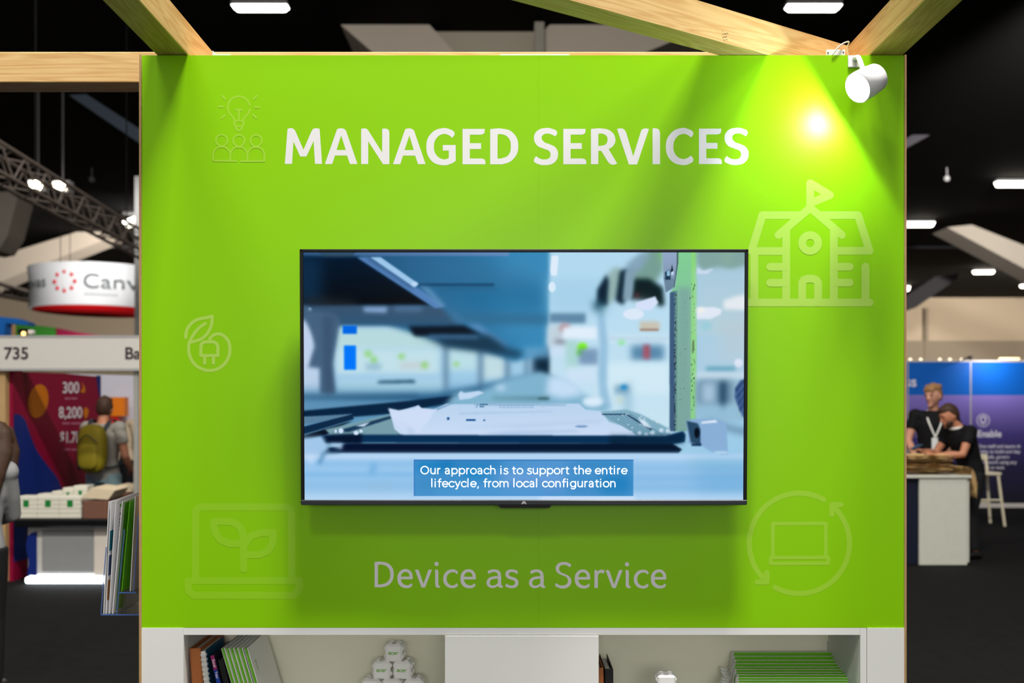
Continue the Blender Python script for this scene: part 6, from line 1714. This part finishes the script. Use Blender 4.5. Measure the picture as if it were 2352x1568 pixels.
person('bearded person in a black T-shirt leaning over a phone beside the counter', (5.04, 11.05, 0), math.radians(-82), 1.80,
       dict(pelvis=(0, .06, .93), waist=(0, .03, 1.07), chest=(0, -.04, 1.26), neck=(0, -.11, 1.43), head=(0, -.20, 1.54), shL=(-.19, -.07, 1.37), shR=(.19, -.07, 1.37), elL=(-.25, -.20, 1.13), wrL=(-.13, -.43, 1.15), haL=(-.08, -.55, 1.19),
            elR=(.25, -.20, 1.13), wrR=(.12, -.42, 1.12), haR=(.06, -.53, 1.16), hiL=(-.095, .06, .91), hiR=(.095, .06, .91)),
       sk2, brownh, blk, M('black_trousers', (14, 14, 16), .8), dshoe, 'short', beard=True, pitch=math.radians(24), extra=phone)

person('dark-haired person in black at the counter, mostly hidden by the green wall', (4.28, 11.6, 0), math.radians(60), 1.62,
       dict(elL=(-.26, -.06, 1.13), wrL=(-.16, -.27, 1.06), haL=(-.12, -.38, 1.06), elR=(.26, -.06, 1.13), wrR=(.16, -.27, 1.06), haR=(.12, -.38, 1.06)), sk2, darkh, blk, navyt, dshoe, 'long', sleeve=2)


def backpack(root, J, f_):
    m_bp = M('olive_yellow_nylon', (136, 122, 22), .7, .3, var=.12); m_st = M('dark_strap', (34, 44, 52), .7)
    c = root.matrix_basis @ Vector((0, .0, 0))
    # worn on the back (+Y side before rotation); a thing of its own
    b = thing('backpack', 'olive-yellow backpack worn by the person facing the magenta wall', 'backpack', tuple(root.location), None, tuple(root.rotation_euler)); b.scale = root.scale
    def sq(v):
        return Vector((math.copysign(abs(v.x / .15) ** .6, v.x) * .15, math.copysign(abs(v.y / .09) ** .75, v.y) * .09, math.copysign(abs(v.z / .25) ** .7, v.z) * .25))
    obj('pack_body', MB().ball((-.02, .23, 1.22), (.15, .09, .25), 24, 16, None, sq), m_bp, b, world=False)
    obj('front_pocket', MB().ball((-.02, .315, 1.14), (.11, .03, .13), 18, 12, None, lambda v: Vector((math.copysign(abs(v.x / .11) ** .6, v.x) * .11, v.y, math.copysign(abs(v.z / .13) ** .6, v.z) * .13))), m_bp, b, world=False)
    for s in (-1, 1):
        obj('strap', MB().tube(smooth_pts([(s * .09, .15, 1.40), (s * .115, .03, 1.52), (s * .12, -.10, 1.44), (s * .13, -.15, 1.28), (s * .175, -.02, 1.06), (s * .11, .14, 1.02)]), (.024, .006), n=8, up=(1, 0, 0)), m_st, b, world=False)
    obj('side_panel', MB().rbox((.118, .15, 1.0), (.155, .24, 1.40), .014), m_st, b, world=False)
    obj('zip', MB().tube(smooth_pts([(-.13, .318, 1.28), (-.02, .334, 1.36), (.09, .318, 1.28)]), .005, n=6), m_st, b, world=False)


person('person in a grey T-shirt, back turned, by the magenta wall', (X(238, 10.6), 10.6, 0), math.radians(170), 1.78,
       dict(elR=(-.25, -.02, 1.14) if False else (.25, .0, 1.13), wrR=(.25, -.16, .96), haR=(.23, -.25, .92), elL=(-.25, .0, 1.13), wrL=(-.22, -.16, .98), haL=(-.2, -.25, .95), head=(0, -.03, 1.635)),
       sk2, brownh, greyt, jeans, dshoe, 'short', extra=backpack, yaw=math.radians(10))

def capfn(root, J, f_):
    obj('cap', MB().ball(f_(0, .012, .03), (.106, .125, .110), 20, 12, None, lambda v: Vector((v.x, v.y, max(v.z, -.01)))).box(f_(-.06, -.19, .02), f_(.06, -.08, .032)), M('white_cap', (226, 220, 210), .7), root, world=False)


person('stooping person in beige with a white cap, beyond the backpack wearer', (X(291, 13.3), 13.3, 0), math.radians(120), 1.82,
       dict(chest=(0, -.06, 1.29), neck=(0, -.13, 1.45), head=(0, -.21, 1.57), shL=(-.18, -.08, 1.40), shR=(.18, -.08, 1.40), elL=(-.24, -.12, 1.13), elR=(.24, -.12, 1.13), wrL=(-.14, -.33, 1.12), haL=(-.1, -.43, 1.14), wrR=(.14, -.33, 1.12), haR=(.1, -.43, 1.14)),
       sk2, darkh, beige, blk, wshoe, 'short', sleeve=.8, pitch=math.radians(20), extra=capfn)

person('long-haired person in a grey top and black trousers, half cut by the left picture edge', (X(-58, 5.6), 5.6, 0), math.radians(196), 1.56,
       dict(head=(-.13, -.03, 1.62), neck=(-.085, 0, 1.47), elL=(-.20, -.10, 1.15), wrL=(-.08, -.26, 1.10), haL=(-.02, -.33, 1.12), elR=(.20, -.10, 1.15), wrR=(.10, -.26, 1.10), haR=(.04, -.33, 1.10)),
       sk2, brownh, M('grey_knit', (146, 146, 146), .85, .2), M('black_trousers', (14, 14, 16), .8), dshoe, 'long', sleeve=2)

bpy.context.view_layer.update()
